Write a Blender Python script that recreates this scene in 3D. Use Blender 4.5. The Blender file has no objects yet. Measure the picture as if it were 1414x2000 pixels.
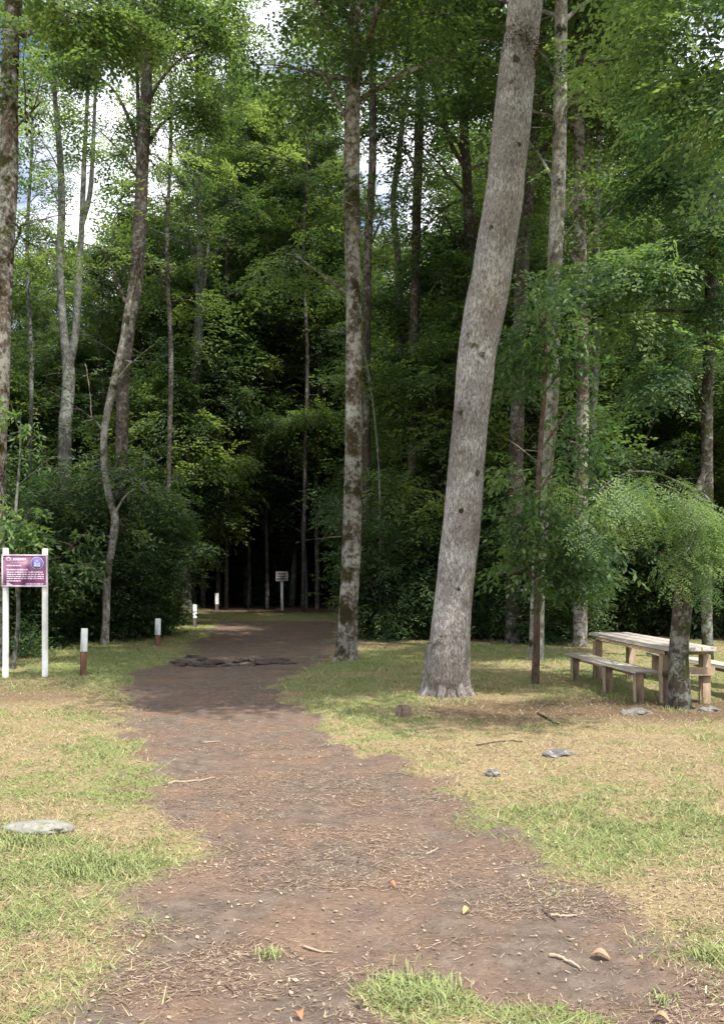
import bpy, math, random
import numpy as np
from mathutils import Vector
R_ = math.radians; SEED_BG = 5
random.seed(7); rng = np.random.default_rng(7)
C = bpy.context.scene.collection
SC = bpy.context.scene

# ------------------------------------------------------------------ camera, world, sun, exposure
CAMH, F, CX, HZ = 1.7, 1732.0, 707.0, 1118.0          # metres; photo pixels
cam = bpy.data.cameras.new("camera"); camo = bpy.data.objects.new("camera", cam); C.objects.link(camo)
camo.location = (0, 0, CAMH); camo.rotation_euler = (R_(90), 0, 0)
cam.sensor_fit = 'VERTICAL'; cam.sensor_height = 36; cam.lens = 36 * F / 2000
cam.shift_y = 118 / 2000; cam.clip_end = 2000; cam.clip_start = 0.05
SC.camera = camo
SUN_EL = 62; TS = Vector((0.62 * math.cos(R_(SUN_EL)), -0.785 * math.cos(R_(SUN_EL)), math.sin(R_(SUN_EL))))
w = bpy.data.worlds.new("World"); SC.world = w; w.use_nodes = True
nt = w.node_tree; nt.nodes.clear()
def N(nt, t, **k):
    n = nt.nodes.new(t)
    for a, b in k.items():
        setattr(n, a, b)
    return n
o = N(nt, 'ShaderNodeOutputWorld'); bg = N(nt, 'ShaderNodeBackground'); bg.inputs[1].default_value = 0.12
sky = N(nt, 'ShaderNodeTexSky', sky_type='NISHITA', sun_disc=False, sun_elevation=R_(SUN_EL), sun_rotation=math.atan2(0.62, -0.785))
tc = N(nt, 'ShaderNodeTexCoord'); mp = N(nt, 'ShaderNodeMapping'); mp.inputs['Scale'].default_value = (1, 1, 1.6)
mp.inputs['Location'].default_value = (0.9, 0.35, 0.2)
no = N(nt, 'ShaderNodeTexNoise'); no.inputs['Scale'].default_value = 3.2; no.inputs['Detail'].default_value = 7; no.inputs['Roughness'].default_value = .55
rp = N(nt, 'ShaderNodeValToRGB'); rp.color_ramp.elements[0].position = .40; rp.color_ramp.elements[1].position = .56
mx = N(nt, 'ShaderNodeMix', data_type='RGBA'); mx.inputs[7].default_value = (13, 13.2, 13.6, 1)
L = nt.links.new
L(tc.outputs['Generated'], mp.inputs[0]); L(mp.outputs[0], no.inputs['Vector']); L(no.outputs[0], rp.inputs[0])
L(rp.outputs[0], mx.inputs[0]); L(sky.outputs[0], mx.inputs[6]); L(mx.outputs[2], bg.inputs[0]); L(bg.outputs[0], o.inputs[0])
sl = bpy.data.lights.new("sun", 'SUN'); sl.energy = 4.6; sl.angle = R_(.53); sl.color = (1, .95, .87)
so = bpy.data.objects.new("sun", sl); C.objects.link(so); so.rotation_euler = (-TS).to_track_quat('-Z', 'Y').to_euler(); so.location = (0, 0, 40)
SC.view_settings.view_transform = 'Standard'; SC.view_settings.look = 'None'
SC.view_settings.exposure = 0.55; SC.view_settings.gamma = 1
cy = SC.cycles; cy.max_bounces = 8; cy.diffuse_bounces = 4; cy.glossy_bounces = 2; cy.transmission_bounces = 6; cy.transparent_max_bounces = 4
cy.sample_clamp_indirect = 6

# ------------------------------------------------------------------ helpers
def P(px, py, Y): return np.array([(px - CX) / F * Y, Y, CAMH + (HZ - py) / F * Y])
def G(px, py):                                         # ground point seen at a photo pixel
    Y = CAMH * F / (py - HZ); return (px - CX) / F * Y, Y
def tag(o, label=None, cat=None, group=None, kind=None):
    for k, v in (('label', label), ('category', cat), ('group', group), ('kind', kind)):
        if v: o[k] = v
    return o
def empty(name, loc, label, cat, group=None, rz=0):
    o = bpy.data.objects.new(name, None); C.objects.link(o); o.location = loc; o.rotation_euler = (0, 0, rz)
    o.empty_display_size = .2
    return tag(o, label, cat, group)
def hsh(ix, iy, s):
    n = (ix * 374761393 + iy * 668265263 + s * 974711) & 0xffffffff
    n = ((n ^ (n >> 13)) * 1274126177) & 0xffffffff
    return ((n ^ (n >> 16)) & 0xffff) / 65535.0
def vnoise(x, y, s=0):
    x = np.asarray(x, float); y = np.asarray(y, float)
    ix = np.floor(x).astype(np.int64); iy = np.floor(y).astype(np.int64); fx = x - ix; fy = y - iy
    fx = fx * fx * (3 - 2 * fx); fy = fy * fy * (3 - 2 * fy)
    a = hsh(ix, iy, s); b = hsh(ix + 1, iy, s); c = hsh(ix, iy + 1, s); d = hsh(ix + 1, iy + 1, s)
    return (a * (1 - fx) + b * fx) * (1 - fy) + (c * (1 - fx) + d * fx) * fy
def fbm(x, y, s=0, o=4):
    r = 0; a = .5
    for i in range(o):
        r = r + a * vnoise(x, y, s + i * 17); x = x * 2.03; y = y * 2.03; a *= .5
    return r / (1 - .5 ** o)
def sst(a, b, x):
    t = np.clip((np.asarray(x, float) - a) / (b - a), 0, 1); return t * t * (3 - 2 * t)

class Geo:
    def __init__(s): s.V = []; s.Q = []; s.A = []; s.n = 0
    def add(s, V, Q, t=0.5):
        V = np.asarray(V, float).reshape(-1, 3); Q = np.asarray(Q, np.int64).reshape(-1, 4)
        s.V.append(V); s.Q.append(Q + s.n); s.n += len(V)
        s.A.append(np.broadcast_to(np.asarray(t, float), (len(V),)).copy())
    def build(s, name, mat, parent=None, origin=(0, 0, 0), smooth=False):
        V = np.concatenate(s.V) - np.asarray(origin, float); Q = np.concatenate(s.Q); A = np.concatenate(s.A)
        me = bpy.data.meshes.new(name)
        tri = Q[:, 2] == Q[:, 3]
        me.vertices.add(len(V)); me.vertices.foreach_set('co', V.astype(np.float32).ravel())
        if tri.any():
            idx = np.concatenate([Q[~tri].ravel(), Q[tri][:, :3].ravel()]); nq = (~tri).sum(); ntr = tri.sum()
            st = np.concatenate([np.arange(nq) * 4, nq * 4 + np.arange(ntr) * 3]); npoly = nq + ntr
        else:
            idx = Q.ravel(); st = np.arange(len(Q)) * 4; npoly = len(Q)
        me.loops.add(len(idx)); me.loops.foreach_set('vertex_index', idx.astype(np.int32))
        me.polygons.add(npoly); me.polygons.foreach_set('loop_start', st.astype(np.int32))
        me.update(calc_edges=True)
        at = me.attributes.new('tint', 'FLOAT', 'POINT'); at.data.foreach_set('value', A.astype(np.float32))
        if smooth: me.polygons.foreach_set('use_smooth', np.ones(npoly, bool))
        me.materials.append(mat)
        o = bpy.data.objects.new(name, me); C.objects.link(o)
        if parent is not None: o.parent = parent
        return o
def box(g, c, h, rz=0, rx=0, t=.5, bev=.12):
    """bevelled box: centre c, half sizes h"""
    hx, hy, hz = h; b = min(h) * bev; V = []
    for sx in (-1, 1):
        for sy in (-1, 1):
            for sz in (-1, 1):
                V += [(sx * hx, sy * (hy - b), sz * (hz - b)), (sx * (hx - b), sy * hy, sz * (hz - b)), (sx * (hx - b), sy * (hy - b), sz * hz)]
    V = np.array(V)
    def i(sx, sy, sz, k): return (((sx > 0) * 2 + (sy > 0)) * 2 + (sz > 0)) * 3 + k
    Q = []
    for s in (-1, 1):
        Q.append([i(s, -1, -1, 0), i(s, 1, -1, 0), i(s, 1, 1, 0), i(s, -1, 1, 0)])
        Q.append([i(-1, s, -1, 1), i(1, s, -1, 1), i(1, s, 1, 1), i(-1, s, 1, 1)])
        Q.append([i(-1, -1, s, 2), i(1, -1, s, 2), i(1, 1, s, 2), i(-1, 1, s, 2)])
        for u in (-1, 1):
            Q.append([i(-1, s, u, 1), i(1, s, u, 1), i(1, s, u, 2), i(-1, s, u, 2)])
            Q.append([i(s, -1, u, 0), i(s, 1, u, 0), i(s, 1, u, 2), i(s, -1, u, 2)])
            Q.append([i(s, u, -1, 0), i(s, u, 1, 0), i(s, u, 1, 1), i(s, u, -1, 1)])
    for sx in (-1, 1):
        for sy in (-1, 1):
            for sz in (-1, 1):
                k = i(sx, sy, sz, 0); Q.append([k, k + 1, k + 2, k + 2])
    cx, sx_ = math.cos(rx), math.sin(rx); cz, sz_ = math.cos(rz), math.sin(rz)
    V = V @ np.array([[1, 0, 0], [0, cx, -sx_], [0, sx_, cx]]).T @ np.array([[cz, -sz_, 0], [sz_, cz, 0], [0, 0, 1]]).T
    g.add(V + np.asarray(c, float), Q, t)
def catmull(pts, per=6):
    pts = np.asarray(pts, float); p = np.vstack([2 * pts[0] - pts[1], pts, 2 * pts[-1] - pts[-2]]); out = []
    for i in range(1, len(p) - 2):
        for t in np.arange(per) / per:
            a, b, c, d = p[i - 1], p[i], p[i + 1], p[i + 2]
            out.append(.5 * (2 * b + (c - a) * t + (2 * a - 5 * b + 4 * c - d) * t * t + (3 * b - a - 3 * c + d) * t ** 3))
    out.append(pts[-1]); return np.array(out)
def tube(g, pts, rad, sides=8, rough=0.0, t=.5, cap=False):
    pts = np.asarray(pts, float); n = len(pts); rad = np.broadcast_to(np.asarray(rad, float), (n,))
    T = np.gradient(pts, axis=0); T /= np.linalg.norm(T, axis=1)[:, None] + 1e-9
    ref = np.array([0, 1., 0]) if abs(T[0][1]) < .9 else np.array([1., 0, 0])
    U = np.cross(T, ref); U /= np.linalg.norm(U, axis=1)[:, None] + 1e-9; W = np.cross(T, U)
    a = np.arange(sides) / sides * 2 * math.pi
    rr = np.repeat(rad[:, None], sides, 1)
    if rough:
        s = np.cumsum(np.r_[0, np.linalg.norm(np.diff(pts, axis=0), axis=1)]); o = rng.random() * 50
        ca = np.cos(a)[None] * 1.3; sa = np.sin(a)[None] * 1.3
        rr = rr * (1 + rough * (fbm(ca + o + s[:, None] * .9, sa + s[:, None] * .6 + o, 3, 3) - .5) * 2)
    V = pts[:, None] + rr[..., None] * (np.cos(a)[None, :, None] * U[:, None] + np.sin(a)[None, :, None] * W[:, None])
    i = np.arange(n - 1)[:, None]; j = np.arange(sides)[None]; j2 = (j + 1) % sides
    Q = np.stack([i * sides + j, i * sides + j2, (i + 1) * sides + j2, (i + 1) * sides + j], -1)
    V = V.reshape(-1, 3); Q = Q.reshape(-1, 4)
    if cap:
        V = np.vstack([V, pts[0], pts[-1]]); k = n * sides
        jj = np.arange(sides); e0 = np.stack([jj, (jj + 1) % sides, np.full(sides, k), np.full(sides, k)], -1)
        e1 = np.stack([(n - 1) * sides + (jj + 1) % sides, (n - 1) * sides + jj, np.full(sides, k + 1), np.full(sides, k + 1)], -1)
        Q = np.vstack([Q, e0, e1])
    g.add(V, Q, t)
def blob(g, c, r, sub=3, amp=.25, seed=0, t=.5, flat=0):
    """noisy stone: cube sphere"""
    n = 2 ** sub + 1; V = []; Q = []; k = 0; u = np.linspace(-1, 1, n)
    for ax in range(3):
        for s in (-1, 1):
            a, b = np.meshgrid(u, u, indexing='ij'); c_ = np.full_like(a, s); p = [None] * 3
            p[ax] = c_; p[(ax + 1) % 3] = a; p[(ax + 2) % 3] = b
            V.append(np.stack(p, -1).reshape(-1, 3))
            i = np.arange(n - 1)[:, None] * n + np.arange(n - 1)[None]
            q = np.stack([i, i + n, i + n + 1, i + 1], -1).reshape(-1, 4)
            Q.append((q if s > 0 else q[:, ::-1]) + k); k += n * n
    V = np.concatenate(V); V /= np.linalg.norm(V, axis=1)[:, None]
    d = 1 + amp * (fbm(V[:, 0] * 1.4 + V[:, 2] + seed, V[:, 1] * 1.4 - V[:, 2] * .7 + seed * 3, seed, 4) - .5) * 2
    V = V * d[:, None] * np.asarray(r); g.add(V + np.asarray(c), np.concatenate(Q), t)

# ------------------------------------------------------------------ materials
def newmat(name):
    m = bpy.data.materials.new(name); m.use_nodes = True; m.node_tree.nodes.clear()
    nt = m.node_tree; out = N(nt, 'ShaderNodeOutputMaterial'); p = N(nt, 'ShaderNodeBsdfPrincipled')
    nt.links.new(p.outputs[0], out.inputs[0]); return m, nt, p, out
def noise(nt, vec, scale, detail=4, rough=.6, dist=0):
    n = N(nt, 'ShaderNodeTexNoise'); n.inputs['Scale'].default_value = scale; n.inputs['Detail'].default_value = detail
    n.inputs['Roughness'].default_value = rough; n.inputs['Distortion'].default_value = dist; nt.links.new(vec, n.inputs['Vector']); return n.outputs[0]
def ramp(nt, fac, stops):
    r = N(nt, 'ShaderNodeValToRGB'); e = r.color_ramp.elements
    while len(e) < len(stops): e.new(.5)
    for x, (p, c) in zip(e, stops): x.position = p; x.color = (*c, 1) if len(c) == 3 else c
    nt.links.new(fac, r.inputs[0]); return r.outputs[0]
def mixc(nt, fac, a, b):
    m = N(nt, 'ShaderNodeMix', data_type='RGBA')
    for v, i in ((fac, 0), (a, 6), (b, 7)):
        if isinstance(v, (int, float)): m.inputs[i].default_value = v
        elif isinstance(v, tuple): m.inputs[i].default_value = (*v, 1)
        else: nt.links.new(v, m.inputs[i])
    return m.outputs[2]
def math_(nt, op, a, b=0.0, clamp=False):
    m = N(nt, 'ShaderNodeMath', operation=op); m.use_clamp = clamp
    for v, i in ((a, 0), (b, 1)):
        if isinstance(v, (int, float)): m.inputs[i].default_value = v
        else: nt.links.new(v, m.inputs[i])
    return m.outputs[0]
def bump(nt, p, h, st=.5, dist=.02):
    b = N(nt, 'ShaderNodeBump'); b.inputs['Strength'].default_value = st; b.inputs['Distance'].default_value = dist
    nt.links.new(h, b.inputs['Height']); nt.links.new(b.outputs[0], p.inputs['Normal'])
def coords(nt, sc=(1, 1, 1), kind='Object', rand=True):
    t = N(nt, 'ShaderNodeTexCoord'); m = N(nt, 'ShaderNodeMapping'); m.inputs['Scale'].default_value = sc
    nt.links.new(t.outputs[kind], m.inputs[0])
    if rand:
        oi = N(nt, 'ShaderNodeObjectInfo'); k = math_(nt, 'MULTIPLY', oi.outputs['Random'], 37.0)
        nt.links.new(k, m.inputs['Location'])
    return m.outputs[0]
def attr(nt, name): return N(nt, 'ShaderNodeAttribute', attribute_name=name).outputs['Fac']

def leafmat(name, dark, mid, light, trans=.38, spec=.3):
    m, nt, p, out = newmat(name)
    col = ramp(nt, attr(nt, 'tint'), [(0, dark), (.55, mid), (1, light)])
    nt.links.new(col, p.inputs['Base Color']); p.inputs['Roughness'].default_value = .5; p.inputs['Specular IOR Level'].default_value = spec
    tr = N(nt, 'ShaderNodeBsdfTranslucent')
    mg = N(nt, 'ShaderNodeMix', data_type='RGBA', blend_type='MULTIPLY'); mg.inputs[0].default_value = 1
    nt.links.new(col, mg.inputs[6]); mg.inputs[7].default_value = (1.65, 1.8, .95, 1); nt.links.new(mg.outputs[2], tr.inputs[0])
    ms = N(nt, 'ShaderNodeMixShader'); ms.inputs[0].default_value = trans
    nt.links.new(p.outputs[0], ms.inputs[1]); nt.links.new(tr.outputs[0], ms.inputs[2]); nt.links.new(ms.outputs[0], out.inputs[0])
    return m
LEAF = leafmat("leaf_beech", (.033, .057, .027), (.095, .142, .056), (.24, .295, .10), .5)
LEAF_F = leafmat("leaf_feathery", (.030, .064, .036), (.076, .138, .066), (.205, .28, .11), .46)
LEAF_B = leafmat("leaf_broad", (.035, .075, .026), (.075, .14, .045), (.17, .245, .08), .36, .5)
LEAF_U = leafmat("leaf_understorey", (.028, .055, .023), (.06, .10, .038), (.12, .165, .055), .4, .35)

def barkmat(name, base, dark, lichen, lo, hi, moss=(.06, .065, .018), mo=.62, vs=(9, 9, 3), st=.7, ls=9):
    m, nt, p, out = newmat(name); v = coords(nt); vv = coords(nt, vs)
    n1 = noise(nt, vv, 3.2, 6, .65); n2 = noise(nt, vv if ls > 9 else v, 9 if ls <= 9 else 2.2, 6, .7, .4); n3 = noise(nt, v, 1.7, 4, .6)
    n4 = noise(nt, vv, 9, 4, .7)
    c = ramp(nt, n1, [(.33, dark), (.55, base), (.75, tuple(x * 1.25 for x in base))])
    lf = ramp(nt, math_(nt, 'ADD', math_(nt, 'MULTIPLY', n2, .65), math_(nt, 'MULTIPLY', n3, .35)), [(lo, (0, 0, 0)), (hi, (1, 1, 1))])
    c = mixc(nt, lf, c, lichen)
    n5 = noise(nt, v, 2.6, 5, .65)
    mf = ramp(nt, n5, [(mo - .03, (0, 0, 0)), (mo + .06, (1, 1, 1))])
    c = mixc(nt, mf, c, moss)
    lowf = ramp(nt, noise(nt, v, .9, 3, .6), [(.35, (.62, .60, .58)), (.62, (1.1, 1.1, 1.1))])
    ml = N(nt, 'ShaderNodeMix', data_type='RGBA', blend_type='MULTIPLY'); ml.inputs[0].default_value = 1; nt.links.new(c, ml.inputs[6]); nt.links.new(lowf, ml.inputs[7]); c = ml.outputs[2]
    sp = ramp(nt, n4, [(.30, (.25, .25, .25)), (.48, (1, 1, 1))])
    mm = N(nt, 'ShaderNodeMix', data_type='RGBA', blend_type='MULTIPLY'); mm.inputs[0].default_value = .75
    nt.links.new(c, mm.inputs[6]); nt.links.new(sp, mm.inputs[7])
    nt.links.new(mm.outputs[2], p.inputs['Base Color']); p.inputs['Roughness'].default_value = .9; p.inputs['Specular IOR Level'].default_value = .15
    bump(nt, p, math_(nt, 'ADD', math_(nt, 'MULTIPLY', n1, .8), math_(nt, 'MULTIPLY', n4, .5)), st, .035)
    return m
B_BIG = barkmat("bark_leaning", (.335, .305, .285), (.11, .088, .076), (.55, .53, .505), .50, .57, mo=.64, vs=(17, 17, 6), st=1.0, ls=14)
B_MOSS = barkmat("bark_lichen", (.15, .115, .09), (.04, .03, .022), (.36, .35, .315), .465, .56, (.05, .042, .016), .55)
B_PALE = barkmat("bark_pale", (.27, .25, .215), (.08, .066, .055), (.47, .46, .42), .44, .57, (.055, .05, .025), .60)
B_CROOK = barkmat('bark_crooked', (.20, .185, .155), (.06, .05, .04), (.40, .39, .35), .46, .57, (.05, .05, .022), .56)
B_DARK = barkmat("bark_dark", (.085, .07, .057), (.026, .02, .017), (.24, .24, .22), .50, .62, (.04, .045, .016), .6)
B_GREY = barkmat("bark_grey", (.13, .13, .115), (.05, .046, .04), (.25, .265, .24), .45, .58, (.05, .06, .025), .64)
B_RED = barkmat("bark_reddish", (.165, .115, .09), (.065, .045, .036), (.28, .24, .2), .55, .7, mo=.75)
B_TABLE = barkmat("bark_mossy_dark", (.085, .07, .055), (.025, .02, .015), (.25, .26, .23), .49, .58, (.045, .052, .018), .52)

def woodmat(name, a, b, axis=(1, 1, 1), rough=.8):
    m, nt, p, out = newmat(name); v = coords(nt, axis); n1 = noise(nt, v, 6, 6, .6, .6); n2 = noise(nt, coords(nt), 4, 3)
    c = ramp(nt, n1, [(.3, a), (.7, b)])
    c = mixc(nt, math_(nt, 'MULTIPLY', n2, .35), c, tuple(x * .55 for x in a))
    nt.links.new(c, p.inputs['Base Color']); p.inputs['Roughness'].default_value = rough; bump(nt, p, n1, .35, .01); return m
W_TOP = woodmat("weathered_boards", (.30, .265, .22), (.52, .475, .41), (9, .8, 9))
W_LEG = woodmat("tan_timber", (.24, .17, .105), (.42, .315, .205), (7, 7, 1.2))
W_BLOCK = woodmat('rotten_block', (.12, .085, .06), (.24, .17, .12), (6, 6, 6))
W_STICK = woodmat("dry_stick", (.30, .22, .15), (.52, .43, .32), (9, 9, 9))
def paint(name, c, rough=.5, dirt=.25, ds=(.4, .36, .3)):
    m, nt, p, out = newmat(name); n = noise(nt, coords(nt), 7, 5, .65)
    f = ramp(nt, n, [(.45, (0, 0, 0)), (.8, (1, 1, 1))])
    cc = mixc(nt, math_(nt, 'MULTIPLY', f, dirt), c, tuple(x * y for x, y in zip(c, ds)))
    nt.links.new(cc, p.inputs['Base Color']); p.inputs['Roughness'].default_value = rough; bump(nt, p, n, .15, .004); return m
M_WHITE = paint("white_paint", (.78, .79, .76), .55, .35)
M_BROWN = paint("brown_paint", (.16, .065, .04), .7, .5)
M_PURP = paint("purple_board", (.175, .05, .125), .45, .3, (1.3, 1.1, 1.2))
M_LILAC = paint("lilac_frame", (.50, .40, .48), .5, .3, (.7, .7, .75))
M_LET = paint("pink_white_lettering", (.66, .50, .62), .5, .2, (.8, .8, .8))
M_BLUE = paint("blue_violet_print", (.22, .18, .50), .5, .2, (.7, .7, .9))
M_BLUEL = paint("pale_blue_print", (.48, .48, .72), .5, .2, (.8, .8, .9))
M_GREYW = paint("grey_board", (.36, .33, .29), .7, .5)
M_DKPAINT = paint("dark_print", (.06, .05, .05), .7, .2)
def stonemat(name, a, b, c=None):
    m, nt, p, out = newmat(name); v = coords(nt); n1 = noise(nt, v, 7, 6, .65); n2 = noise(nt, v, 22, 4)
    col = ramp(nt, n1, [(.3, a), (.7, b)])
    if c: col = mixc(nt, ramp(nt, n2, [(.52, (0, 0, 0)), (.62, (1, 1, 1))]), col, c)
    nt.links.new(col, p.inputs['Base Color']); p.inputs['Roughness'].default_value = .92; bump(nt, p, n1, .6, .03); return m
S_PALE = stonemat("pale_stone", (.17, .16, .14), (.33, .315, .28), (.17, .18, .12))
S_GREY = stonemat("grey_stone", (.08, .075, .07), (.20, .19, .18), (.29, .28, .26))
S_SOIL_SHADED = stonemat("shade_darkened_clod", (.045, .032, .026), (.095, .07, .055))  # clod brown kept darker than the path, to stand for the dip's shade

# ------------------------------------------------------------------ terrain fields
rows = [(2000, 225, 1500), (1900, 282, 1350), (1820, 278, 1290), (1760, 262, 1170), (1700, 350, 1075), (1640, 385, 990), (1580, 318, 925), (1520, 288, 835),
        (1460, 258, 715), (1420, 250, 635), (1370, 240, 535), (1320, 262, 560), (1290, 335, 645), (1262, 365, 648), (1240, 415, 652), (1215, 432, 655)]
_py = np.array([G(0, r[0])[1] for r in rows]); _pl = np.array([G(r[1], r[0])[0] for r in rows]); _pr = np.array([G(r[2], r[0])[0] for r in rows])
_py = np.r_[-10, _py, 34, 48]; _pl = np.r_[-2.5, _pl, -4.6, -4.8]; _pr = np.r_[3, _pr, -1.0, -1.6]
def pathL(y): return np.interp(y, _py, _pl)
def pathR(y): return np.interp(y, _py, _pr)
def pathmask(x, y):
    n = (fbm(x * .9, y * .9, 5) - .5) * .9 + (fbm(x * 4, y * 4, 9) - .5) * .9
    d = .10 + np.minimum(x - pathL(y), pathR(y) - x) + n * np.clip(np.asarray(y) / 9, .35, 1)
    m = sst(-.3, .34, d)
    for px, py, rx, ry in ((825, 1945, .24, .22), (1085, 1990, .26, .2), (950, 1992, .3, .17)):    # grass island at the near edge
        gx, gy = G(px, py); m = m * (1 - sst(.75, 1.15, 2 - np.hypot((x - gx) / rx, (y - gy) / ry) + n * .6) * .9)
    return m * (1 - sst(29, 31, y))
GP = [(250, 1540, .35, .55, .55), (180, 1690, .32, .22, .8), (40, 1640, .35, .15, .6), (930, 1600, .35, .5, .45), (1250, 1640, 1.1, .45, .35), (1000, 1660, .5, .3, .35),
      (830, 1930, .2, .16, .9), (1080, 1960, .25, .15, .5), (60, 1800, .4, .3, .25), (1390, 1870, .12, .1, .8), (640, 1300, 1.6, 1.5, .3), (230, 1290, 2.2, 3, .6),
      (1000, 1460, 2.2, 1.0, -.45), (700, 1440, .8, .5, -.1), (130, 1440, 1.2, 1.2, -.3), (1300, 1400, 2.2, .7, -.4), (100, 1370, 1.5, .9, -.5), (1350, 1340, 1.5, 1.2, .25), (1310, 1760, .35, .25, -.5)]
def green(x, y):
    g = .54 + (fbm(x * .8, y * .8, 21) - .5) * 1.1 + (fbm(x * 3, y * 3, 23) - .5) * 1.0 + (fbm(x * 11, y * 11, 27, 2) - .5) * .8
    for px, py, rx, ry, a in GP:
        gx, gy = G(px, py); g = g + a * np.exp(-((x - gx) / rx) ** 2 - ((y - gy) / ry) ** 2)
    return np.clip(g, 0, 1)
def forest(x, y):
    x = np.asarray(x, float); y = np.asarray(y, float); n = (fbm(x * .5, y * .5, 31) - .5) * 3
    a = sst(0, 1.5, pathL(y) - 2.0 - x + n * .4) * sst(19, 21.5, y + n)
    a = np.maximum(a, sst(16.6, 18, y + n * .5) * sst(6.2, 7.2, -x))
    b = sst(20.5, 23, y + n) * sst(.2, 1.2, x + n * .2); c = sst(33.5, 36, y + n)
    band = sst(.2, .9, np.exp(-((y - 10.9 - .02 * x) / 1.25) ** 2) * sst(.0, 1.5, x) + n * .10) * .85
    band = np.maximum(band, sst(.3, .8, np.exp(-((y - 12.6) / 1.3) ** 2) * sst(-2.8, -4.2, x) + n * .15) * .6)
    return np.clip(np.maximum(np.maximum(a, b), np.maximum(c, band)), 0, 1)
def gz(x, y):
    x = np.asarray(x, float); y = np.asarray(y, float)
    z = (fbm(x * .35, y * .35, 41) - .5) * .10 * sst(2, 8, y)
    m = sst(-.3, .5, np.minimum(x - pathL(y), pathR(y) - x))
    z = z - .03 * m + .12 * sst(0, 3, pathL(y) - x) * sst(17, 24, y)
    z = z - .10 * np.exp(-((x + 2.6) / 1.0) ** 2 - ((y - 16.9) / .45) ** 2) + .05 * np.exp(-((x + 2.6) / 1.3) ** 2 - ((y - 17.7) / .4) ** 2)
    hx, hy = G(655, 1456); z = z + .07 * np.exp(-((x - hx) / .22) ** 2 - ((y - hy) / .14) ** 2)
    return z + .10 * sst(24, 34, y)
def gzf(x, y): return float(gz(x, y))

# ------------------------------------------------------------------ ground
xs = np.r_[-500, -250, -120, -70, -45, np.arange(-32, -13, 1.0), np.arange(-13, 13.01, .085), np.arange(14, 33, 1.0), 45, 70, 120, 250, 500]
ys = np.r_[-200, -80, -30, -12, np.arange(-6, 2, .6), np.arange(2, 12, .055), np.arange(12, 24, .11), np.arange(24, 60, .5), 70, 100, 180, 400, 900]
X, Yg = np.meshgrid(xs, ys); Z = gz(X, Yg)
near = sst(30, 20, Yg) * sst(14, 12, np.abs(X))
Z = Z + near * ((fbm(X * 5, Yg * 5, 51, 3) - .5) * .035 + (fbm(X * 1.7, Yg * 1.7, 53, 2) - .5) * .05)
g = Geo(); nx = len(xs); i = np.arange(len(ys) - 1)[:, None] * nx + np.arange(nx - 1)[None]
g.add(np.stack([X, Yg, Z], -1), np.stack([i, i + 1, i + 1 + nx, i + nx], -1))
def gzs(x, y):                                          # the surface with its small lumps
    x = np.asarray(x, float); y = np.asarray(y, float); nr = sst(30, 20, y) * sst(14, 12, np.abs(x))
    return gz(x, y) + nr * ((fbm(x * 5, y * 5, 51, 3) - .5) * .035 + (fbm(x * 1.7, y * 1.7, 53, 2) - .5) * .05)
m, nt, p, out = newmat("ground_soil_and_turf"); L = nt.links.new
v = coords(nt, kind='Object', rand=False); vst = coords(nt, (1, 2.2, 1), rand=False)
nf = noise(nt, v, 60, 5, .7); nm = noise(nt, v, 9, 6, .65); nb = noise(nt, v, 1.6, 5, .6); ns = noise(nt, vst, 28, 4, .7, .8)
soil = ramp(nt, nm, [(.3, (.10, .077, .062)), (.52, (.158, .122, .098)), (.72, (.22, .175, .142))])
soil = mixc(nt, ramp(nt, nb, [(.42, (0, 0, 0)), (.62, (.75, .75, .75))]), soil, (.165, .105, .076))
straw_on = ramp(nt, math_(nt, 'ADD', math_(nt, 'MULTIPLY', ns, .6), math_(nt, 'MULTIPLY', nb, .4)), [(.50, (0, 0, 0)), (.66, (.62, .62, .62))])
soil = mixc(nt, straw_on, soil, (.33, .23, .155))
soil = mixc(nt, ramp(nt, nf, [(.62, (0, 0, 0)), (.72, (.8, .8, .8))]), soil, (.40, .32, .25))
straw = ramp(nt, ns, [(.3, (.14, .095, .06)), (.5, (.29, .225, .125)), (.72, (.43, .355, .20))])
grn = ramp(nt, nf, [(.3, (.09, .11, .04)), (.5, (.20, .22, .08)), (.7, (.32, .33, .13))])
gf = ramp(nt, math_(nt, 'ADD', attr(nt, 'green'), math_(nt, 'MULTIPLY', math_(nt, 'SUBTRACT', nm, .5), 1.2)), [(.3, (0, 0, 0)), (.75, (1, 1, 1))])
lawn = mixc(nt, gf, straw, grn)
litter = ramp(nt, ns, [(.3, (.055, .038, .026)), (.5, (.12, .078, .05)), (.7, (.21, .145, .095))])
c = mixc(nt, attr(nt, 'forest'), lawn, litter)
pm = ramp(nt, math_(nt, 'ADD', attr(nt, 'path'), math_(nt, 'MULTIPLY', math_(nt, 'SUBTRACT', nm, .5), .9)), [(.3, (0, 0, 0)), (.7, (1, 1, 1))])
c = mixc(nt, pm, c, soil)
L(c, p.inputs['Base Color']); p.inputs['Roughness'].default_value = .95; p.inputs['Specular IOR Level'].default_value = .1
bump(nt, p, math_(nt, 'ADD', math_(nt, 'MULTIPLY', nf, .5), nm), .8, .03)
ground = g.build("ground", m, smooth=True); tag(ground, "worn earth path through pale short lawn and brown forest floor", "ground", kind='structure')
for nme, arr in (('path', pathmask(X, Yg)), ('green', green(X, Yg)), ('forest', forest(X, Yg))):
    a = ground.data.attributes.new(nme, 'FLOAT', 'POINT'); a.data.foreach_set('value', np.asarray(arr, np.float32).ravel())

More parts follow.
